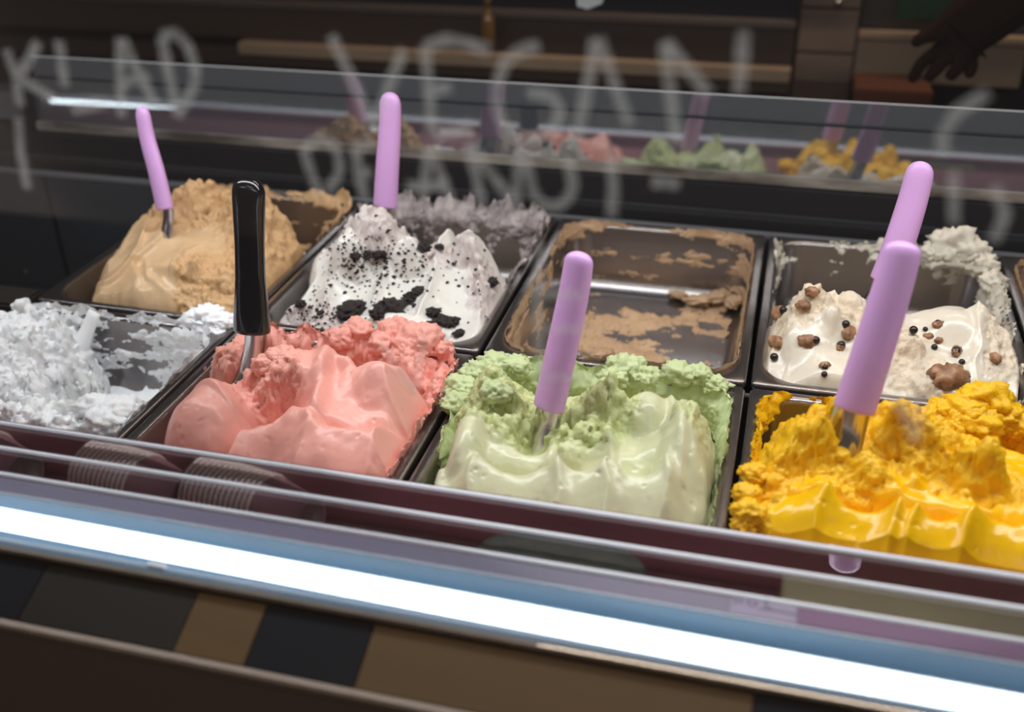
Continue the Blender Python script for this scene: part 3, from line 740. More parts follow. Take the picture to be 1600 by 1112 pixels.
F.hole(L(255, 362, .03), .020, .020); F.lumps(L(340, 318, .055), .070, .030, 20, .010, .020, .008, 11); F.lumps(L(425, 395, .02), .045, .085, 34, .009, .020, .011, 12); F.lumps(L(320, 450, .0), .030, .030, 9, .006, .012, .006, 13)
me = F.build(M_COF, amp=.0095, sc=58, fine=.0016, swell=.004)
T = ice_thing('coffee_ice_cream', 'coffee', 'coffee brown ice cream piled to a rough peak behind its pink handled scoop')
put(me, T, 'mound')
put(wall_smear('coffee', M_COF, lambda s, t: -0.25 + 0.55 * sstep(.02, .0, t) * sstep(.30, .36, s) * sstep(.70, .5, s) + .5 * np.exp(-((s - .30) / .06) ** 2), 4.2, thick=.006, s0=.02, s1=.62, stretch=(.5, 1.6), over=.012), T)
FCOF = F

# --- cookies and cream
F = Field('cookie', 0.0013)
cxs = [lay(q[0], q[1], q[2])[0] for q in ((462, 478, .0), (512, 450, .02), (588, 455, .02), (655, 455, .03), (772, 470, .02))]
F.crest([(cxs[0], .985, .030), (cxs[1], 1.000, .060), (cxs[2], 1.000, .060), (cxs[3], 1.000, .062), (cxs[4], .985, .058)], [.008, .022, .020, .028], .068, .135, 1.15, back=.040, side=.022)
F.lobe(L(588, 362, .055), .036, .028, 0, top=.080, base=0, wob=.010)
F.lobe(L(545, 385, .05), .026, .022, 0, top=.066, base=0, wob=.008)
F.lobe(L(640, 388, .05), .030, .018, 0, top=.064, base=0, wob=.006)
F.lobe(L(742, 385, .05), .036, .022, 0, top=.070, base=0, wob=.008)
F.lobe(L(470, 490, .0), .036, .018, 10, top=.010, base=-.04, wob=.008)
F.lobe(L(763, 405, .05), .016, .026, 0, top=.066, base=.0, wob=.006)
F.lobe(L(620, 503, .0), .075, .018, 6, top=.010, base=-.03, wob=.004)
F.step([L(775, 440, 0), L(760, 410, 0), L(735, 396, 0), L(715, 398, 0)], .008, .006)
F.rough(L(575, 362, .055), .060, .03); F.rough(L(470, 490, 0), .05, .024); F.rough(L(763, 405, .05), .024, .04); F.rough(L(640, 382, .05), .12, .014, v=.9)
F.lumps(L(575, 365, .055), .050, .022, 9, .007, .013, .007, 14); F.lumps(L(755, 395, .05), .025, .02, 5, .007, .012, .006, 15)
me = F.build(M_WHT, amp=.006, sc=75, fine=.0014, swell=.002)
T = ice_thing('cookie_ice_cream', 'cookie', 'white ice cream with black cookie chunks and crumbs, three smooth scooped tongues')
put(me, T, 'mound')
put(wall_smear('cookie', M_SMR, lambda s, t: -0.30 + .62 * sstep(.055, .0, t) * sstep(.10, .22, s) * sstep(.66, .52, s), 8.1, thick=.009, s0=.02, s1=.70, stretch=(1, 1), over=.020, lump=.9), T)
rnd = random.Random(5)
for px, py, r in [(542, 484, .0115), (556, 478, .009), (604, 478, .0135), (590, 486, .008), (640, 462, .007), (652, 452, .006), (680, 486, .006), (688, 500, .008), (702, 500, .0075), (674, 504, .005), (717, 518, .005), (760, 510, .006), (770, 440, .006), (576, 395, .006), (590, 396, .006), (560, 398, .005), (664, 384, .006), (463, 468, .005), (690, 384, .004)]:
    p, n = surf(F, px, py)
    put(clump('cookie_chunk', p + n * r * .10, (r * 1.3, r, r * .75), M_CKE, rnd.random() * 50, amp=.55, sub=3, sc=1.5, spike=1.3, rot=rnd.random() * 180, smooth=False), T)
cr = bmesh.new()
for k in range(520):
    if k < 330: px, py = rnd.gauss(580, 48), rnd.gauss(410, 24)
    elif k < 430: px, py = rnd.uniform(470, 770), rnd.uniform(390, 515)
    else: px, py = rnd.gauss(500, 28), rnd.gauss(486, 10)
    v = ROT.T @ np.array([px - 800, py - 556, FPX])
    p, n = surf(F, px, py)
    pp = v / np.linalg.norm(v); off = np.linalg.norm(np.cross(p - np.array([0, 0, CAMZ]), pp))
    if off > .0045: continue
    r = abs(rnd.gauss(0, .0008)) + .0007
    vs_ = bmesh.ops.create_icosphere(cr, subdivisions=1, radius=r)['verts']
    for q in vs_: q.co = Vector((q.co.x * rnd.uniform(.7, 1.5), q.co.y * rnd.uniform(.7, 1.4), q.co.z * .8)) + Vector(p)
me = bpy.data.meshes.new('cookie_crumbs'); cr.to_mesh(me); cr.free(); me.materials.append(M_CKE)
tag(put(me, T, 'cookie_crumbs'), kind='stuff')

# --- nearly empty peanut pan: smears on bottom and walls
F = Field('peanut', 0.0014)
Pp = np.stack([F.X * 22, F.Y * 34, 0 * F.X + 2.2], -1)
v = fbm(Pp, 5, .58) + .35 * fbm(Pp * np.array([1.0, 3.2, 1]), 3, .6)
def blob(px, py, a, b, z=-.085):
    c = lay(px, py, z); return np.exp(-((F.X - c[0]) / a) ** 2 - ((F.Y - c[1]) / b) ** 2)
v = v - .16 + .42 * blob(1010, 495, .075, .035) + .40 * blob(990, 545, .055, .03) + .35 * blob(1130, 470, .03, .03) + .3 * blob(900, 520, .03, .05) - .5 * blob(1120, 545, .045, .035) - .35 * blob(980, 465, .06, .02) + .25 * blob(1165, 530, .012, .05)
F.Z = np.where(v > 0, -DEPTH + .0006 + .0075 * np.clip(v, 0, .8) ** .8, -.2); F.R[:] = .9
me = F.build(M_PEA, amp=.0026, sc=120, fine=.0012, swell=0, rim=3)
T = ice_thing('peanut_ice_cream', 'peanut', 'last tan scrapings of peanut ice cream in the nearly empty pan')
put(me, T, 'floor_smear')
put(wall_smear('peanut', M_PEA, lambda s, t: -0.13 + .30 * np.exp(-((s - .53) / .05) ** 2) * sstep(.03, 0, t) + .15 * sstep(.36, .30, s) + .10 * sstep(.58, .66, s) + .40 * np.exp(-((s - .335) / .05) ** 2) * sstep(.05, 0, t) + .16 * sstep(.02, .0, t) + .22 * sstep(.05, .068, t) * sstep(.44, .36, s) + .12 * np.exp(-((s - .78) / .1) ** 2), 1.7, thick=.0035, s0=.0, s1=1.0, stretch=(.55, 2.2), over=.002, n=620), T)
for px, py, z, r in [(1095, 468, -.072, .010), (1125, 462, -.070, .011), (1150, 470, -.066, .009), (1060, 460, -.075, .007), (940, 552, -.075, .007)]:
    put(clump('lump', lay(px, py, z - .002), (r * 1.6, r, r * .55), M_PEA, px * .37, sub=4, amp=.6, sc=1.3, spike=.9, rot=px), T)

# --- cream coloured ice cream with nuts
F = Field('nut', 0.0013)
F.slab([xy(1192, 600), xy(1590, 648), xy(1585, 560, .0), xy(1560, 480, .03), xy(1440, 478, .03), xy(1320, 462, .04), xy(1215, 462, .03)],
       [(*xy(1210, 585), -.010), (*xy(1400, 610), -.006), (*xy(1560, 625), -.010), (*xy(1230, 500, .03), .034), (*xy(1300, 480, .045), .046), (*xy(1400, 530, .03), .026), (*xy(1500, 490, .045), .048), (*xy(1560, 530, .02), .028), (*xy(1320, 560, .01), .012), (*xy(1480, 570, .01), .016)], edge=0.02)
F.lobe(L(1268, 462, .05), .032, .02, 0, top=.060, base=.0, wob=.006)
F.lobe(L(1330, 472, .04), .03, .018, 0, top=.050, base=.0, wob=.006)
F.crest([(lay(1200, 540, .02)[0], .955, .034), (lay(1300, 520, .03)[0], .962, .050), (lay(1405, 530, .03)[0], .955, .040), (lay(1530, 540, .03)[0], .962, .052), (lay(1580, 560, .01)[0], .950, .030)], [.004, .012, .014, .004], .062, .10, 1.3, back=.035, side=.014)
F.lobe(L(1415, 520, .035), .026, .022, 0, top=.040, base=.0, wob=.008)
F.lobe(L(1440, 592, .006), .026, .02, 0, top=.014, base=-.02, wob=.008)
F.ridge([L(1545, 480, 0), L(1555, 520, 0), L(1540, 560, 0)], .004, .006); F.ridge([L(1515, 490, 0), L(1530, 530, 0), L(1510, 590, 0)], .005, .004)
F.rough(L(1290, 466, .05), .065, .02); F.rough(L(1415, 520, .035), .03, .024); F.rough(L(1440, 592, .006), .03, .03, v=.8); F.rough(L(1560, 520, .03), .018, .08, v=.8); F.rough(L(1215, 510, .02), .012, .04)
F.lumps(L(1280, 468, .05), .055, .016, 9, .006, .012, .006, 16)
me = F.build(M_NUT, amp=.005, sc=85, fine=.0012, swell=.002)
T = ice_thing('nut_ice_cream', 'nut', 'cream coloured ice cream dotted with brown nut pieces and dark beads')
put(me, T, 'mound')
put(wall_smear('nut', M_NUTS, lambda s, t: -0.30 + .62 * np.exp(-((s - .30) / .07) ** 2) * sstep(.06, 0, t) + .36 * np.exp(-((s - .42) / .05) ** 2) * sstep(.03, 0, t) + .45 * np.exp(-((s - .56) / .035) ** 2) * sstep(.05, 0, t) + .35 * np.exp(-((s - .18) / .1) ** 2), 5.6, thick=.007, s0=.0, s1=.66, stretch=(.8, 1.2), over=.012, lump=.9), T)
for px, py, z, r, sd in [(1490, 385, .020, .020, 1.), (1515, 396, .014, .016, 2.), (1465, 398, .012, .014, 3.), (1535, 415, .006, .013, 4.), (1552, 440, .0, .011, 5.)]:
    put(clump('lump', lay(px, py, z), (r * 1.3, r, r), M_NUTS, sd, sub=4, amp=.5, sc=1.4, spike=.9), T)
for px, py, r in [(1213, 488, .0095), (1211, 532, .008), (1262, 530, .008), (1330, 518, .008), (1258, 478, .006), (1272, 455, .006), (1488, 588, .015), (1470, 582, .010), (1506, 592, .009), (1463, 505, .005), (1497, 546, .006), (1470, 528, .004), (1293, 568, .005), (1556, 556, .006), (1318, 540, .005), (1452, 520, .004)]:
    p, n = surf(F, px, py); put(clump('nut_piece', p + n * r * .05, (r * 1.1, r * .8, r * .8), M_CHO, px * .73, sub=3, amp=.50, rot=px), T)
for px, py, r in [(1276, 529, .0042), (1317, 538, .0042), (1427, 515, .004), (1444, 511, .0025), (1462, 502, .003), (1497, 546, .0045), (1290, 570, .003), (1284, 583, .003), (1478, 586, .004), (1508, 584, .004), (1216, 478, .004), (1208, 556, .004), (1325, 506, .004), (1462, 540, .003), (1503, 562, .003)]:
    p, n = surf(F, px, py); put(clump('chocolate_bead', p + n * r * .4, r, M_DOT, px * .31, sub=2, amp=.08, flat=1), T)

# --- the pan cut by the right edge
F = Field('caramel', 0.002)
F.Z = np.full(F.X.shape, -.045) + .012 * fbm(np.stack([F.X * 30, F.Y * 30, 0 * F.X], -1), 3); F.R[:] = .8
T = ice_thing('caramel_ice_cream', 'caramel', 'caramel brown ice cream glimpsed at the right edge of the photo')
put(F.build(M_PEA, amp=.004, swell=.003), T, 'mound')
put(wall_smear('caramel', M_PEA, lambda s, t: -.1 + .3 * sstep(.04, 0, t), 6.6, thick=.004, s0=.4, s1=.8, over=.003, n=240), T)

# --- coconut sorbet, half scraped out
F = Field('coconut', 0.0011)
F.Z = np.full(F.X.shape, -.068) + .006 * fbm(np.stack([F.X * 22, F.Y * 40, 0 * F.X + 4], -1), 4) - .016 * sstep(.02, -.01, np.abs(F.Y - lay(200, 600, -.07)[1]) - .012) * sstep(-.72, -.68, F.X)
F.R[:] = .35
F.lobe(L(5, 540, .0), .080, .070, 20, top=.026, base=-.07, wob=.022)
F.lobe(L(40, 500, .0), .045, .035, 0, top=.012, base=-.07, wob=.015)
F.lobe(L(-10, 600, -.01), .070, .05, 0, top=.010, base=-.07, wob=.018)
F.lobe(L(75, 565, -.02), .036, .034, 10, top=-.016, base=-.075, wob=.015)
F.lobe(L(40, 655, -.01), .075, .032, 0, top=.004, base=-.07, wob=.014)
F.lobe(L(178, 652, -.025), .042, .026, 20, top=-.010, base=-.075, wob=.014)
F.lobe(L(300, 545, -.05), .06, .03, 20, top=-.050, base=-.08, wob=.012)
F.rough(L(10, 560, 0), .11, .12); F.rough(L(50, 655, 0), .11, .045); F.rough(L(178, 652, -.02), .055, .040); F.rough(L(75, 560, -.02), .045, .05)
F.lumps(L(15, 555, .0), .08, .08, 34, .010, .020, .010, 25); F.lumps(L(60, 655, .0), .10, .03, 18, .008, .016, .008, 26)
me = F.build(M_COC, amp=.0085, sc=72, fine=.0022, swell=.003, torn=.7)
T = ice_thing('coconut_sorbet', 'coconut', 'fluffy white coconut sorbet scraped hollow, crumbs heaped at the left')
put(me, T, 'mound')
put(wall_smear('coconut', M_COC, lambda s, t: -.04 + .50 * sstep(.02, 0, t) * sstep(.3, .5, s) + .34 * np.exp(-((s - .47) / .03) ** 2) + .40 * np.exp(-((s - .30) / .05) ** 2) - .5 * sstep(.60, .66, s), 2.9, thick=.0040, s0=.05, s1=.66, stretch=(.45, 2.2), over=.007, lump=1.0, t1=.075), T)
for px, py, z, r, sd in [(325, 492, .006, .014, 1.3), (345, 502, .004, .012, 2.4), (302, 497, .004, .010, 3.9), (340, 520, -.004, .009, 5.2), (318, 512, -.004, .010, 6.), (150, 640, -.008, .016, 7.), (185, 642, -.006, .017, 8.), (205, 650, -.01, .012, 9.), (165, 660, -.008, .016, 10.)]:
    put(clump('lump', lay(px, py, z), (r * 1.2, r, r * .8), M_COC, sd, sub=4, amp=.42, sc=1.6, spike=.9), T)
for k, (a, b) in enumerate([((148, 487), (118, 585)), ((232, 590), (215, 552))]):
    pa = at(*a, .825); pb = lay(*b, -.06)
    V, Fc = sweep([pa * (1 - t) + pb * t + np.array([0, -.006 * math.sin(3.1 * t), 0]) for t in np.linspace(0, 1, 12)], (1, 0, 0), [.007 + .004 * t for t in np.linspace(0, 1, 12)], [.004] * 12, 12)
    if k == 0: put(pydata('drip', V, Fc, M_COC, smooth=True), T)

# --- salmon pink
F = Field('pink', 0.0011)
F.slab([xy(228, 690), xy(640, 745), xy(655, 690, .0), xy(640, 600, .03), xy(560, 545, .03), xy(440, 535, .03), xy(350, 580, .02), xy(270, 620, .02)],
       [(*xy(250, 690), -.02), (*xy(430, 715), -.018), (*xy(590, 735), -.02), (*xy(310, 640, .02), .020), (*xy(420, 650, .02), .016), (*xy(520, 640, .03), .030), (*xy(600, 650, .02), .026), (*xy(470, 580, .03), .036), (*xy(560, 590, .04), .040)], edge=0.03)
F.crest([L(372, 668, .026), L(452, 622, .036), L(484, 655, .036), L(598, 662, .036), L(652, 672, .020)], [.008, .003, .006, .003], .060, .062, 1.6, back=.036, side=.014)
F.lobe(L(325, 645, .020), .044, .050, 10, top=.044, base=-.035, wob=.003, k=.0012)      # left fold
F.lobe(L(466, 582, .035), .048, .042, 20, top=.056, base=-.02, wob=.005, k=.002)
F.lobe(L(596, 606, .030), .046, .040, -25, top=.054, base=-.02, wob=.005, k=.002)
F.lobe(L(372, 560, .015), .026, .034, 0, top=.036, base=-.04, wob=.008)
F.lobe(L(395, 598, .02), .024, .020, 0, top=.032, base=-.04, wob=.008)
F.ridge([L(520, 552, .04), L(503, 590, .04), L(490, 625, .04), L(484, 660, .035)], .008, .020)
F.ridge([L(505, 546, .05), L(542, 556, .05), L(545, 580, .04)], .008, .014)
F.hole(L(424, 626, .03), .026, .030); F.hole(L(446, 612, .03), .018, .020)
F.hole(L(440, 570, .04), .008, .006)
F.step([L(296, 612, .03), L(330, 618, .03), L(372, 640, .03)], .016, .006)
F.step([L(660, 640, .02), L(620, 610, .03), L(575, 592, .04)], .016, .008); F.step([L(655, 668, .02), L(620, 645, .03), L(590, 640, .03)], .012, .006)
F.ridge([L(560, 690, .02), L(556, 715, .0), L(560, 735, -.01)], .010, .004)
F.rough(L(372, 560, .015), .030, .045); F.rough(L(400, 605, .02), .032, .03); F.rough(L(430, 615, .02), .03, .03); F.rough(L(470, 548, .04), .04, .015, v=.8)
F.lobe(L(640, 560, .0), .040, .036, -20, top=.014, base=-.06, wob=.012); F.lobe(L(600, 530, .0), .035, .022, 0, top=.016, base=-.06, wob=.01); F.lobe(L(540, 525, .0), .035, .02, 0, top=.018, base=-.06, wob=.01); F.lobe(L(690, 590, .0), .02, .045, 10, top=.004, base=-.06, wob=.01)
F.rough(L(620, 545, .0), .075, .040); F.rough(L(690, 590, 0), .025, .05)
floor_film = -.060 + .003 * fbm(np.stack([F.X * 40, F.Y * 40, 0 * F.X], -1), 3); F.Z = smax(F.Z, floor_film, .006)
F.lumps(L(372, 562, .02), .022, .034, 8, .007, .013, .007, 17); F.lumps(L(620, 548, .0), .070, .030, 14, .009, .018, .009, 18)
me = F.build(M_PNK, amp=.0065, sc=70, fine=.0016, swell=.006, soft=7)
T = ice_thing('pink_ice_cream', 'pink', 'salmon pink ice cream in glossy folds with a black handled scoop stuck in')
put(me, T, 'mound')
put(wall_smear('pink', M_PNK, lambda s, t: -.10 + .6 * sstep(.045, 0, t) * sstep(.20, .30, s) * sstep(.56, .50, s) + .25 * np.exp(-((s - .16) / .1) ** 2), 3.3, thick=.008, s0=.0, s1=.62, stretch=(.9, 1.0), over=.013, lump=.9), T)
for px, py, z, r, sd in [(620, 518, .014, .015, 1.1), (655, 530, .014, .017, 2.2), (640, 545, .008, .015, 3.2), (690, 545, .006, .010, 4.4), (560, 516, .012, .013, 5.1), (535, 528, .006, .012, 6.4), (600, 538, .008, .013, 7.5), (440, 558, .046, .011, 8.1), (415, 572, .040, .010, 9.3)]:
    put(clump('lump', lay(px, py, z), (r * 1.25, r, r * .95), M_PNK, sd, sub=4, amp=.42, sc=1.1, spike=.7), T)
FPNK = F

# --- pale green
F = Field('green', 0.0011)
F.slab([xy(668, 752), xy(1125, 815), xy(1120, 700, .0), xy(1090, 630, .02), xy(960, 600, .03), xy(760, 600, .02), xy(700, 660, .01)],
       [(*xy(690, 745), -.02), (*xy(880, 780), -.02), (*xy(1060, 800), -.02), (*xy(740, 690, .02), .024), (*xy(860, 700, .02), .018), (*xy(960, 700, .02), .022), (*xy(1060, 690, .03), .034), (*xy(780, 630, .02), .026), (*xy(930, 630, .03), .034), (*xy(1060, 640, .03), .036)], edge=0.028)
F.crest([L(690, 730, .010), L(742, 700, .034), L(872, 706, .040), L(952, 706, .042), L(1040, 706, .042), L(1100, 702, .030)], [.004, .017, .014, .015, .004], .062, .066, 1.5, back=.034, side=.012, shear=-.15)
F.lobe(L(735, 690, .02), .022, .050, 6, top=.042, base=-.03, wob=.003, k=.002)
F.lobe(L(1066, 690, .025), .030, .070, 0, top=.048, base=-.03, wob=.004, k=.002)
F.lobe(L(936, 640, .03), .034, .032, 30, top=.054, base=-.02, wob=.010)
F.lobe(L(1010, 645, .03), .034, .038, 0, top=.048, base=-.02, wob=.003)
F.lobe(L(780, 625, .025), .044, .032, 0, top=.046, base=-.02, wob=.012)
F.hole(L(835, 682, .02), .020, .018)
F.ridge([L(1050, 625, 0), L(1045, 680, 0), L(1055, 740, 0), L(1062, 790, 0)], .0035, .008)
F.ridge([L(1085, 640, 0), L(1075, 690, 0), L(1085, 740, 0), L(1078, 785, 0)], .0035, .007)
F.ridge([L(1065, 650, 0), L(1060, 720, 0), L(1070, 770, 0)], .003, .005)
F.ridge([L(958, 680, 0), L(948, 715, 0), L(955, 760, 0), L(965, 790, 0)], .004, .007)
F.ridge([L(870, 720, 0), L(858, 745, 0), L(845, 770, 0)], .004, .006); F.ridge([L(845, 700, 0), L(868, 690, 0)], .006, .012)
F.rough(L(775, 640, .02), .060, .050); F.rough(L(925, 650, .03), .040, .040); F.rough(L(870, 665, .02), .05, .03); F.rough(L(700, 690, 0), .02, .06); F.rough(L(1090, 650, .03), .015, .05, v=.7)
F.lobe(L(985, 585, .005), .030, .022, 0, top=.030, base=-.05, wob=.008); F.rough(L(985, 585, 0), .04, .03)
F.lobe(L(720, 600, .0), .035, .03, 0, top=.018, base=-.05, wob=.014); F.rough(L(730, 600, 0), .07, .04)
floor_film = -.046 + .003 * fbm(np.stack([F.X * 40, F.Y * 40, 0 * F.X], -1), 3); F.Z = smax(F.Z, floor_film, .006)
F.lumps(L(775, 635, .03), .048, .030, 14, .007, .015, .008, 19); F.lumps(L(930, 645, .04), .032, .030, 9, .007, .014, .008, 20); F.lumps(L(870, 675, .02), .05, .016, 8, .005, .010, .005, 21)
me = F.build(M_GRN, amp=.0068, sc=72, fine=.0015, swell=.004, soft=4)
T = ice_thing('green_ice_cream', 'green', 'pale green pistachio coloured ice cream swept into smooth scallops and torn crumbs')
put(me, T, 'mound')
put(wall_smear('green', M_GRN2, lambda s, t: -.06 + .6 * sstep(.06, 0, t) * sstep(.12, .22, s) * sstep(.72, .62, s), 7.7, thick=.008, s0=.02, s1=.76, stretch=(.45, 1.8), over=.010, lump=.5), T)
for px, py, z, r, sd in [(978, 574, .026, .0135, 1.4), (1000, 586, .022, .012, 2.5), (960, 590, .022, .010, 3.6), (745, 582, .012, .012, 4.7), (775, 570, .010, .013, 5.8), (805, 572, .010, .011, 6.9), (720, 605, .012, .012, 7.1), (715, 630, .010, .011, 8.2), (1090, 585, .012, .010, 9.9), (1060, 582, .012, .012, 10.4), (1115, 600, .006, .009, 11.), (775, 612, .045, .010, 12.2)]:
    put(clump('lump', lay(px, py, z), (r * 1.3, r, r * .85), M_GRN2, sd, sub=4, amp=.48, sc=1.3, spike=.9), T)
o_ = clump('crumb', lay(1128, 600, .003), (.011, .004, .0025), M_GRN2, 3.3, sub=3, amp=.4); put(o_, T)

# --- bright yellow
F = Field('yellow', 0.0011)
F.slab([xy(1150, 820), xy(1560, 880), xy(1720, 890), xy(1690, 760, .0), xy(1560, 690, .02), xy(1450, 650, .03), xy(1300, 640, .03), xy(1215, 680, .02), xy(1160, 720, .01)],
       [(*xy(1170, 810), -.012), (*xy(1360, 850), -.014), (*xy(1540, 880), -.02), (*xy(1200, 740, .02), .020), (*xy(1300, 760, .03), .032), (*xy(1400, 770, .03), .034), (*xy(1530, 790, .03), .032), (*xy(1240, 680, .04), .042), (*xy(1350, 680, .04), .044), (*xy(1450, 690, .04), .042), (*xy(1560, 740, .03), .030)], edge=0.026)
F.lobe(L(1235, 690, .035), .034, .030, 0, top=.060, base=-.01, wob=.006)
F.lobe(L(1290, 668, .04), .03, .024, 0, top=.060, base=-.01, wob=.006)
F.lobe(L(1425, 690, .04), .050, .036, -20, top=.062, base=-.01, wob=.007)
F.lobe(L(1390, 665, .04), .03, .02, 0, top=.060, base=-.01, wob=.006)
F.crest([L(1150, 795, .012), L(1238, 772, .034), L(1294, 748, .050), L(1416, 768, .051), L(1446, 776, .050), L(1519, 780, .051), L(1640, 800, .044), L(1740, 820, .02)], [.001, .002, .017, .010, .015, .012, .004], .066, .068, 1.5, back=.036, side=.012, shear=.35)
F.lobe(L(1520, 750, .03), .040, .026, -20, top=.050, base=-.02, wob=.007)
F.lobe(L(1170, 760, .01), .014, .050, 0, top=.026, base=-.03, wob=.008)
F.hole(L(1545, 755, .04), .012, .012)
F.ridge([L(1282, 735, .04), L(1285, 770, .03), L(1268, 815, 0)], .006, .006); F.ridge([L(1536, 790, .04), L(1562, 830, .02), L(1556, 875, 0)], .0045, .006)
F.step([L(1192, 815, .01), L(1222, 775, .03), L(1238, 740, .04)], .016, .009); F.step([L(1246, 822, .0), L(1262, 785, .02), L(1275, 748, .04)], .014, .008); F.step([L(1166, 800, .01), L(1190, 770, .02), L(1200, 735, .03)], .014, .008)
F.rough(L(1240, 690, .04), .055, .035); F.rough(L(1420, 690, .04), .075, .04); F.rough(L(1170, 770, .01), .02, .07); F.rough(L(1520, 745, .03), .05, .03, v=.8); F.rough(L(1340, 735, .03), .035, .03)
F.lobe(L(1500, 650, .01), .05, .03, 0, top=.024, base=-.06, wob=.012); F.rough(L(1500, 650, 0), .06, .04)
floor_film = -.05 + .003 * fbm(np.stack([F.X * 40, F.Y * 40, 0 * F.X], -1), 3); F.Z = np.where(F.X > lay(1440, 700, -.04)[0], smax(F.Z, floor_film, .006), F.Z)
F.lumps(L(1235, 690, .04), .045, .026, 12, .007, .015, .008, 22); F.lumps(L(1420, 695, .05), .065, .030, 16, .008, .016, .008, 23); F.lumps(L(1340, 740, .03), .05, .012, 8, .005, .010, .005, 24)
me = F.build(M_YEL, amp=.0065, sc=66, fine=.0014, swell=.004, soft=5)
T = ice_thing('yellow_sorbet', 'yellow', 'bright yellow sorbet in glossy waves with a pink handled steel scoop')
put(me, T, 'mound')
put(wall_smear('yellow', M_YEL, lambda s, t: -.34 + .80 * np.exp(-((s - .285) / .07) ** 2) * sstep(.06, 0, t) + .42 * np.exp(-((s - .55) / .035) ** 2) * sstep(.05, 0, t) + .36 * sstep(.010, .0, t) + .42 * np.exp(-((s - .64) / .05) ** 2) + .3 * np.exp(-((s - .16) / .08) ** 2), 9.4, thick=.007, s0=.0, s1=.78, stretch=(.9, 1.2), over=.009, lump=.9), T)
for px, py, z, r, sd in [(1540, 625, .020, .017, 1.), (1510, 640, .014, .016, 2.), (1565, 650, .010, .015, 3.), (1480, 645, .010, .013, 4.), (1455, 655, .006, .012, 5.), (1590, 665, .004, .012, 6.), (1525, 660, .008, .016, 7.), (1490, 670, .004, .012, 8.), (1172, 800, .020, .010, 9.), (1166, 770, .022, .008, 10.), (1178, 740, .02, .009, 11.), (1165, 820, .012, .008, 12.)]:
    put(clump('lump', lay(px, py, z), (r * 1.25, r, r * .9), M_YEL, sd, sub=4, amp=.45, sc=1.4, spike=.9), T)
FYEL = F
# ------------------------------------------------------------------ scoops
def smoothpath(pts, n):
    pts = np.array(pts, float); t = np.linspace(0, len(pts) - 1, n); out = []
    for q in t:
        i = int(min(max(math.floor(q), 0), len(pts) - 2)); u = q - i
        p0 = pts[max(i - 1, 0)]; p1 = pts[i]; p2 = pts[i + 1]; p3 = pts[min(i + 2, len(pts) - 1)]
        out.append(.5 * ((2 * p1) + (-p0 + p2) * u + (2 * p0 - 5 * p1 + 4 * p2 - p3) * u * u + (-p0 + 3 * p1 - 3 * p2 + p3) * u ** 3))
    return np.array(out)
def scoop(name, label, hpts, hw, hm, bpts, bw, side=(1, 0, 0), curl=0.004, flat=0.62, endround=1.0, group='scoops standing in the ice creams'):
    """hpts: handle axis from top to bottom; hw: (position 0..1, half width) list; bpts: blade centre line downwards, bw: half widths"""
    root = tag(empty(name, tuple(bpts[-1])), label, 'scoop', group)
    C = smoothpath(hpts, 30); Ltot = np.sum(np.linalg.norm(np.diff(C, axis=0), axis=1))
    s = np.linspace(0, 1, 30)
    # denser rings at both ends for the rounded cap and the soft bottom edge
    wt = np.interp(s, [a for a, _ in hw], [b for _, b in hw])
    ss = np.concatenate([[0, .003, .008, .016, .028, .044, .064, .088, .115, .145], np.linspace(.18, .94, 16), [.965, .982, .993, 1.0]])
    Cc = np.stack([np.interp(ss, s, C[:, i]) for i in range(3)], 1); ww = np.interp(ss, s, wt)
    rr = ww[6] * 1.6 / Ltot
    cap = np.sqrt(np.clip(1 - (1 - np.clip(ss / rr, 0, 1)) ** 2, 0.0004, 1)); bot = np.interp(ss, [.94, .982, .993, 1.0], [1, .995, .96, .86])
    ww = ww * np.clip(cap, .08, 1) * bot
    V, Fc = sweep(Cc, side, ww, ww * np.interp(ss, [0, .1, 1], [flat + .12, flat, flat]), 28, 2.05)
    o = pydata('handle', V, Fc, hm, None, True); put(o, root)
    # blade: a slightly dished steel strip
    B = smoothpath(bpts, 22); bwid = np.interp(np.linspace(0, 1, 22), np.linspace(0, 1, len(bw)), bw)
    tan = np.gradient(B, axis=0); tan /= np.linalg.norm(tan, axis=1)[:, None]; sv = np.array(side, float); V = []; n = 9
    for k in range(22):
        sd = sv - tan[k] * (sv @ tan[k]); sd /= np.linalg.norm(sd); u = np.cross(sd, tan[k])
        for lay_ in (0, 1):
            for i in range(n):
                q = -1 + 2 * i / (n - 1); V.append(B[k] + sd * q * bwid[k] + u * (curl * q * q + (0.0013 if lay_ else 0)))
    Fb = []
    for k in range(21):
        for i in range(n - 1):
            a = k * 2 * n + i; b = a + 2 * n
            Fb += [(a, a + 1, b + 1, b), (a + n, b + n, b + n + 1, a + n + 1)]
        a = k * 2 * n; b = a + 2 * n
        Fb += [(a, b, b + n, a + n), (a + n - 1, a + 2 * n - 1, b + 2 * n - 1, b + n - 1)]
    put(pydata('blade', V, Fb, BLADE, None, True), root)
    return root
Yc = 0.965
scoop('ice_cream_scoop', 'pink handled scoop leaning left in the coffee ice cream',
      [at(221, 166, Yc + .03), at(230, 215, Yc + .022), at(245, 270, Yc + .010), at(258, 327, Yc)], [(0, .0098), (.1, .0108), (.5, .0120), (1, .0132)], PINKP,
      [at(257, 322, Yc), at(257, 345, Yc - .002), at(252, 372, Yc - .006), at(240, 420, Yc - .015)], [.0095, .0095, .012, .015], side=(.9, -.45, .1))
Yo = 1.035
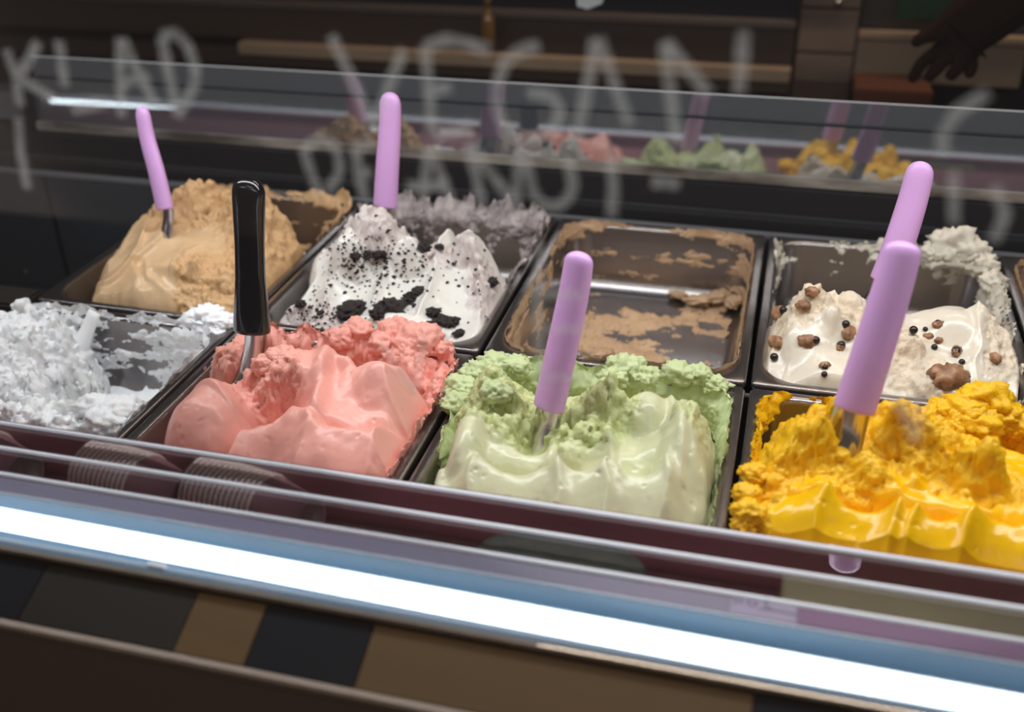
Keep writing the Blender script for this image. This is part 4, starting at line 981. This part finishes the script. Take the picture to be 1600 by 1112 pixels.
scoop('ice_cream_scoop', 'pink handled scoop standing upright in the cookie ice cream',
      [at(610, 144, Yo + .02), at(609, 200, Yo + .014), at(605, 265, Yo + .006), at(602, 322, Yo)], [(0, .0118), (.1, .0128), (.5, .0142), (1, .0152)], PINKP,
      [at(602, 318, Yo), at(598, 340, Yo - .002), at(592, 370, Yo - .006), at(585, 410, Yo - .01)], [.010, .010, .013, .016], side=(.97, -.25, 0))
Yn = .965
scoop('ice_cream_scoop', 'pink handled scoop leaning right in the cream coloured nut ice cream',
      [at(1441, 252, Yn + .03), at(1427, 310, Yn + .022), at(1405, 380, Yn + .010), at(1383, 440, Yn)], [(0, .0118), (.1, .0128), (.5, .0140), (1, .0150)], PINKP,
      [at(1383, 436, Yn), at(1372, 460, Yn - .002), at(1352, 500, Yn - .008), at(1335, 540, Yn - .014)], [.010, .010, .013, .016], side=(.97, -.25, .1))
Yg = .705
scoop('ice_cream_scoop', 'pink handled scoop leaning in the pale green ice cream',
      [at(906, 393, Yg + .03), at(898, 450, Yg + .024), at(878, 545, Yg + .012), at(857, 638, Yg)], [(0, .0105), (.08, .0120), (.5, .0132), (1, .0140)], PINKP,
      [at(857, 632, Yg), at(848, 665, Yg - .004), at(832, 705, Yg - .012), at(815, 745, Yg - .02)], [.0115, .012, .015, .017], side=(.95, -.25, .15))
Yy = .705
scoop('ice_cream_scoop', 'pink handled scoop leaning right in the bright yellow sorbet',
      [at(1413, 377, Yy + .03), at(1400, 430, Yy + .024), at(1368, 535, Yy + .012), at(1334, 640, Yy)], [(0, .0112), (.08, .0128), (.5, .0142), (1, .0156)], PINKP,
      [at(1336, 632, Yy), at(1322, 675, Yy - .004), at(1298, 720, Yy - .014), at(1278, 755, Yy - .022)], [.0125, .0145, .019, .021], side=(.92, .05, .30), curl=.006)
Yk = .735
scoop('ice_cream_scoop', 'glossy black handled scoop standing in the salmon pink ice cream',
      [at(388, 277, Yk + .03), at(389, 340, Yk + .024), at(391, 430, Yk + .012), at(394, 519, Yk)], [(0, .0150), (.1, .0152), (.22, .0150), (.5, .0136), (.68, .0140), (.9, .0170), (1, .0174)], BLKH,
      [at(395, 512, Yk), at(394, 545, Yk - .002), at(386, 585, Yk - .008), at(372, 625, Yk - .02)], [.0110, .0110, .013, .016], side=(.97, -.1, 0), flat=.75)

# ------------------------------------------------------------------ things in the ledge tray
cupme = None
def cup_mesh():
    prof = [(0.0, 0.004), (0.021, 0.004), (0.0225, 0.0), (0.0305, 0.050), (0.0318, 0.0507), (0.0323, 0.0520), (0.0316, 0.0532), (0.0303, 0.0525), (0.0296, 0.050), (0.0218, 0.006)]
    n = 28; V = []; F = []
    for r_, z_ in prof:
        for i in range(n):
            a = 2 * math.pi * i / n; V.append((r_ * math.cos(a), r_ * math.sin(a), z_))
    for k in range(len(prof) - 1):
        for i in range(n): F.append((k * n + i, k * n + (i + 1) % n, (k + 1) * n + (i + 1) % n, (k + 1) * n + i))
    me = bpy.data.meshes.new('paper_cup'); me.from_pydata(V, [], F); me.update()
    me.materials.append(CUPM); me.materials.append(CUPR); me.materials.append(CUPB)
    for i, p in enumerate(me.polygons):
        k = i // n; p.material_index = 2 if k == 0 else (1 if 3 <= k <= 7 else 0); p.use_smooth = True
    return me
cm = cup_mesh()
stacks = [(lay(20, 690, .012)[0] - .02, 14, 'mauve paper cup in the stack under the ledge below the coconut sorbet'),
          (lay(250, 720, .012)[0] - .005, 12, 'mauve paper cup in the stack lying under the ledge, left of the pink tub'),
          (lay(420, 745, .012)[0] - .005, 14, 'mauve paper cup in the stack lying under the ledge below the pink tub')]
for k, (sx, cnt, lab) in enumerate(stacks):
    for i in range(cnt):
        o = link('paper_cup', cm); o.location = (sx + i * .0047, .5590 - .0008 * (i - 6), .0120); o.scale = (.8, .8, .8)
        o.rotation_euler = (0, math.radians(-90), math.radians(-14)); tag(o, lab, 'paper cup', 'stacked paper cups under the ledge')
# round dark lid and olive block added as the yellow sorbet's reflection
V = []; F_ = []; n = 40
c = lay(895, 840, .02)
for r_, z_ in [(0.0, .006), (.040, .006), (.050, .0045), (.056, .006), (.058, .004), (.057, -.006), (.0555, -.006), (.054, .002), (0, .0025)]:
    for i in range(n): a = 2 * math.pi * i / n; V.append((c[0] + r_ * math.cos(a), .530 + r_ * math.sin(a) * .62, .031 + z_ - r_ * math.sin(a) * .15))
for k in range(8):
    for i in range(n): F_.append((k * n + i, k * n + (i + 1) % n, (k + 1) * n + (i + 1) % n, (k + 1) * n + i))
tag(pydata('round_lid', V, F_, mat('lid_slate', (0.055, 0.058, 0.046, 1), 0.6, var=(60, (0.11, 0.11, 0.09, 1), 0.8), bump=(200, .2, .0005)), None, True), 'dark slate grey round lid under the ledge below the green tub', 'lid')
xa = lay(1225, 870, .03)[0]
tag(box('olive_reflection_block', (xa, .4935, -.0145), (xa + .30, .566, .030), OLIVE, None, .002), 'olive brown block added as the reflection of the yellow sorbet, under the ledge', 'box')
# purple strip and small handwritten label on the lip
tag(box('purple_strip', (xs, .4905, .0493), (X1, .5055, .0500), PURPLE, None, .0002), 'glossy purple strip on the ledge below the yellow sorbet', 'strip')
xa, xb = lay(1141, 950, .05)[0], lay(1244, 960, .05)[0]
LB = box('price_label', (xa, .4905, .0493), (xb, .5055, .0499), mat('label_lilac', (.26, .22, .32, 1), .4, bump=(100, .05, .0005)), None, .0001)
tag(LB, 'small lilac label with dark handwriting on the ledge, left of the purple strip', 'label')
INK = mat('label_ink', (.012, .012, .05, 1), .6, bump=(100, .05, .0005))
def ink(px_list, wd=.0005):
    P = [lay(x, y, .0500) for x, y in px_list]; V = []; F = []
    for k, p in enumerate(P):
        a = P[max(k - 1, 0)]; b = P[min(k + 1, len(P) - 1)]; t = b - a; t /= np.linalg.norm(t); nn = np.array([-t[1], t[0], 0])
        V += [p + nn * wd, p - nn * wd]
    for k in range(len(P) - 1): F.append((2 * k, 2 * k + 1, 2 * k + 3, 2 * k + 2))
    put(pydata('ink_stroke', V, F, INK), LB)
ink([(1186, 951), (1210, 953), (1244, 960)]); ink([(1143, 934), (1152, 933), (1153, 939), (1146, 942)]); ink([(1160, 934), (1158, 943)])
ink([(1172, 936), (1168, 941), (1172, 946), (1180, 946), (1183, 941), (1177, 937)]); ink([(1198, 938), (1196, 948), (1206, 950)])

# ------------------------------------------------------------------ staff side, out of focus
WOOD = mat('back_counter_wood', (0.060, 0.036, 0.028, 1), 0.5, var=(3, (0.035, 0.022, 0.019, 1), 0.8), bump=(40, .1, .001), stretch=(.3, 1, 5))
TAN = mat('shelf_edge_tan', (0.42, 0.30, 0.20, 1), 0.45, var=(4, (0.16, 0.11, 0.08, 1), 0.8), stretch=(.4, 1, 1))
BEI = mat('cabinet_beige', (0.30, 0.22, 0.15, 1), 0.5, var=(5, (0.24, 0.18, 0.125, 1), 0.6))
REDW = mat('red_brown_wood', (0.12, 0.035, 0.014, 1), 0.5, var=(6, (0.07, 0.02, 0.01, 1), 0.8), stretch=(.3, 1, 4))
DARK = mat('dark_reddish_cloth', (0.016, 0.006, 0.005, 1), 0.9, spec=0.1, bump=(90, .2, .001))
YBk = 1.9
def zat(px, py, Y=YBk): return at(px, py, Y)[2]
bc = tag(empty('back_counter', (-.5, 2.2, -.95)), 'dark brown wooden back counter with a tan edge behind the case', 'counter')
for nm, za, zb, dep, m in [('lower_board', -.95, zat(800, 128), 0.0, WOOD), ('tan_edge', zat(800, 120), zat(800, 95), -.02, WOOD), ('light_edge', zat(800, 101), zat(800, 82), -.03, TAN),
                           ('upper_board', zat(800, 80), zat(800, 28), 0.0, WOOD), ('top_strip', zat(800, 27), zat(800, 17), -.01, mat('top_strip_grey', (.10, .075, .066, 1), .5, bump=(60, .1, .001))), ('top_board', zat(800, 16), zat(800, -60), .02, NAVY)]:
    x0_ = at(385, 90, YBk)[0] if nm == 'light_edge' else -2.2
    x1_ = at(1238, 90, YBk)[0]
    put(box(nm, (x0_, YBk + dep, za), (x1_, 2.25, zb), m, None, .002), bc)
wc = tag(empty('wall_cabinet', (.05, 2.2, -.95)), 'brown cabinet with thin dark joints behind the case, right of centre', 'cabinet')
xa, xb = at(1243, 90, YBk)[0], at(1334, 90, YBk)[0]
CB = mat('cabinet_brown', (.22, .15, .11, 1), .5, var=(4, (.06, .042, .036, 1), .9), stretch=(.5, 1, 4))
for za, zb in ((zat(1290, 130), zat(1290, 84)), (zat(1290, 82), zat(1290, 14)), (zat(1290, 12), zat(1290, -60))):
    put(box('door_panel', (xa + .001, YBk, za + .001), (xb - .001, YBk + .02, zb - .001), CB, None, .001), wc)
put(box('carcass', (xa, YBk + .021, -.95), (xb, 2.2, zat(1290, -60)), NAVY, None, .001), wc)
put(box('plinth', (xa, YBk - .005, zat(1290, 160)), (xb, YBk + .021, zat(1290, 131)), WOOD, None, .001), wc)
p = at(1310, 4, YBk - .004); bm = bmesh.new(); bmesh.ops.create_uvsphere(bm, u_segments=10, v_segments=8, radius=.006)
for v in bm.verts: v.co = v.co + Vector(p)
me = bpy.data.meshes.new('knob'); bm.to_mesh(me); bm.free(); put(link('knob', me, None, BLADE, True), wc)
bb = tag(empty('beige_cupboard', (.3, 2.2, -.95)), 'plain beige cupboard behind the case at the top right', 'cupboard')
put(box('front', (xb + .002, YBk + .01, zat(1450, 134)), (at(1598, 120, YBk)[0], YBk + .03, zat(1450, 66)), BEI, None, .002), bb)
put(box('top_edge', (xb + .002, YBk, zat(1450, 66)), (.9, YBk + .03, zat(1450, 55)), TAN, None, .002), bb)
put(box('upper_board', (xb + .002, YBk + .03, zat(1450, 54)), (.9, 2.2, zat(1450, -60)), mat('cupboard_dark', (.035, .030, .026, 1), .6, var=(5, (.02, .018, .016, 1), .7)), None, .002), bb)  # plain dark board above the beige front
put(box('base', (xb + .002, YBk + .031, -.95), (.9, 2.2, zat(1450, 54)), NAVY, None, .002), bb)
tag(box('wooden_tray', (xb + .003, YBk - .12, zat(1400, 168, YBk - .12)), (at(1458, 150, YBk - .12)[0], YBk - .01, zat(1400, 142, YBk - .12)), REDW, None, .003), 'red brown wooden block below the beige cupboard', 'wooden block')
p = at(1400, 8, YBk); tag(box('green_box', (p[0], YBk - .05, p[2] - .012), (p[0] + .10, YBk - .005, p[2] + .05), mat('green_paint', (.010, .045, .018, 1), .5, bump=(60, .1, .001)), None, .002), 'dark green box at the top edge of the photo', 'box')
# white paper tag and amber shape added as a warm lamp's reflection at the top
p = at(922, 3, 1.6)
V = [(p[0] - .022, 1.6, p[2] + .03), (p[0] + .026, 1.6, p[2] + .03), (p[0] + .018, 1.601, p[2] - .002), (p[0] - .004, 1.6, p[2] - .011), (p[0] - .020, 1.6, p[2] - .007)]
V += [(a, b + .0006, c_) for a, b, c_ in V]
tag(pydata('paper_note', V, [(0, 1, 2, 3, 4), (9, 8, 7, 6, 5)] + [(i, 5 + i, 5 + (i + 1) % 5, (i + 1) % 5) for i in range(5)], mat('white_paper', (.75, .76, .78, 1), .7, bump=(100, .05, .0005))), 'torn white paper note hanging at the top edge, above the word on the glass', 'paper')
p = at(765, 45, YBk - .035)
lp = tag(empty('lamp_glint', (p[0], YBk - .035, zat(765, 66, YBk - .035))), 'slim amber shape added as the reflection of a warm lamp, behind the case near the top edge', 'lamp_glint')
prof = [(0.0, 0.0), (.011, .0), (.012, .004), (.012, .040), (.009, .050), (.0045, .056), (.0045, .072), (.0058, .073), (.0058, .078), (0, .078)]
V = []; F_ = []; n = 16; zb_ = zat(765, 66, YBk - .035)
for r_, z_ in prof:
    for i in range(n): a = 2 * math.pi * i / n; V.append((p[0] + r_ * math.cos(a), YBk - .045 + r_ * math.sin(a), zb_ + z_))
for k in range(len(prof) - 1):
    for i in range(n): F_.append((k * n + i, k * n + (i + 1) % n, (k + 1) * n + (i + 1) % n, (k + 1) * n + i))
put(pydata('body', V, F_, mat('amber_glint', (.20, .10, .03, 1), .12, coat=.6, bump=(50, .05, .0005)), None, True), lp)

# dark forearm and hand of someone reaching down on the staff side
def skin_mesh(name, verts, edges, radii, m, sub=2):
    me = bpy.data.meshes.new(name); me.from_pydata([tuple(v) for v in verts], edges, []); me.update()
    o = bpy.data.objects.new(name, me); COL.objects.link(o); sk = o.modifiers.new('skin', 'SKIN')
    for i, r_ in enumerate(radii): me.skin_vertices[0].data[i].radius = (r_, r_)
    me.skin_vertices[0].data[0].use_root = True
    ss_ = o.modifiers.new('sub', 'SUBSURF'); ss_.levels = sub; ss_.render_levels = sub
    me.materials.append(m); return o
Yh = 1.62
def H(px, py, dy=0): return at(px, py, Yh + dy)
HV = [H(1680, -110), H(1590, -20), H(1525, 42), H(1488, 78),            # forearm, wrist, palm
      H(1465, 80), H(1440, 98), H(1428, 118), H(1424, 130),          # index
      H(1478, 92, -.015), H(1458, 112, -.02), H(1446, 128, -.02),    # middle
      H(1500, 98, -.02), H(1488, 116, -.025), H(1480, 124, -.022),   # ring
      H(1520, 100, -.02), H(1516, 114, -.022), H(1510, 121, -.02),   # little
      H(1462, 50, -.01), H(1440, 58, -.014), H(1424, 72, -.014)]     # thumb
HE = [(0, 1), (1, 2), (2, 3), (3, 4), (4, 5), (5, 6), (6, 7), (3, 8), (8, 9), (9, 10), (3, 11), (11, 12), (12, 13), (3, 14), (14, 15), (15, 16), (2, 17), (17, 18), (18, 19)]
HR = [.060, .054, .042, .026, .012, .010, .009, .007, .012, .010, .008, .012, .010, .008, .011, .009, .007, .013, .010, .008]
hand = skin_mesh('person', HV, HE, HR, DARK)
tag(hand, 'out of focus dark hand and sleeve of a person behind the case, top right', 'person')
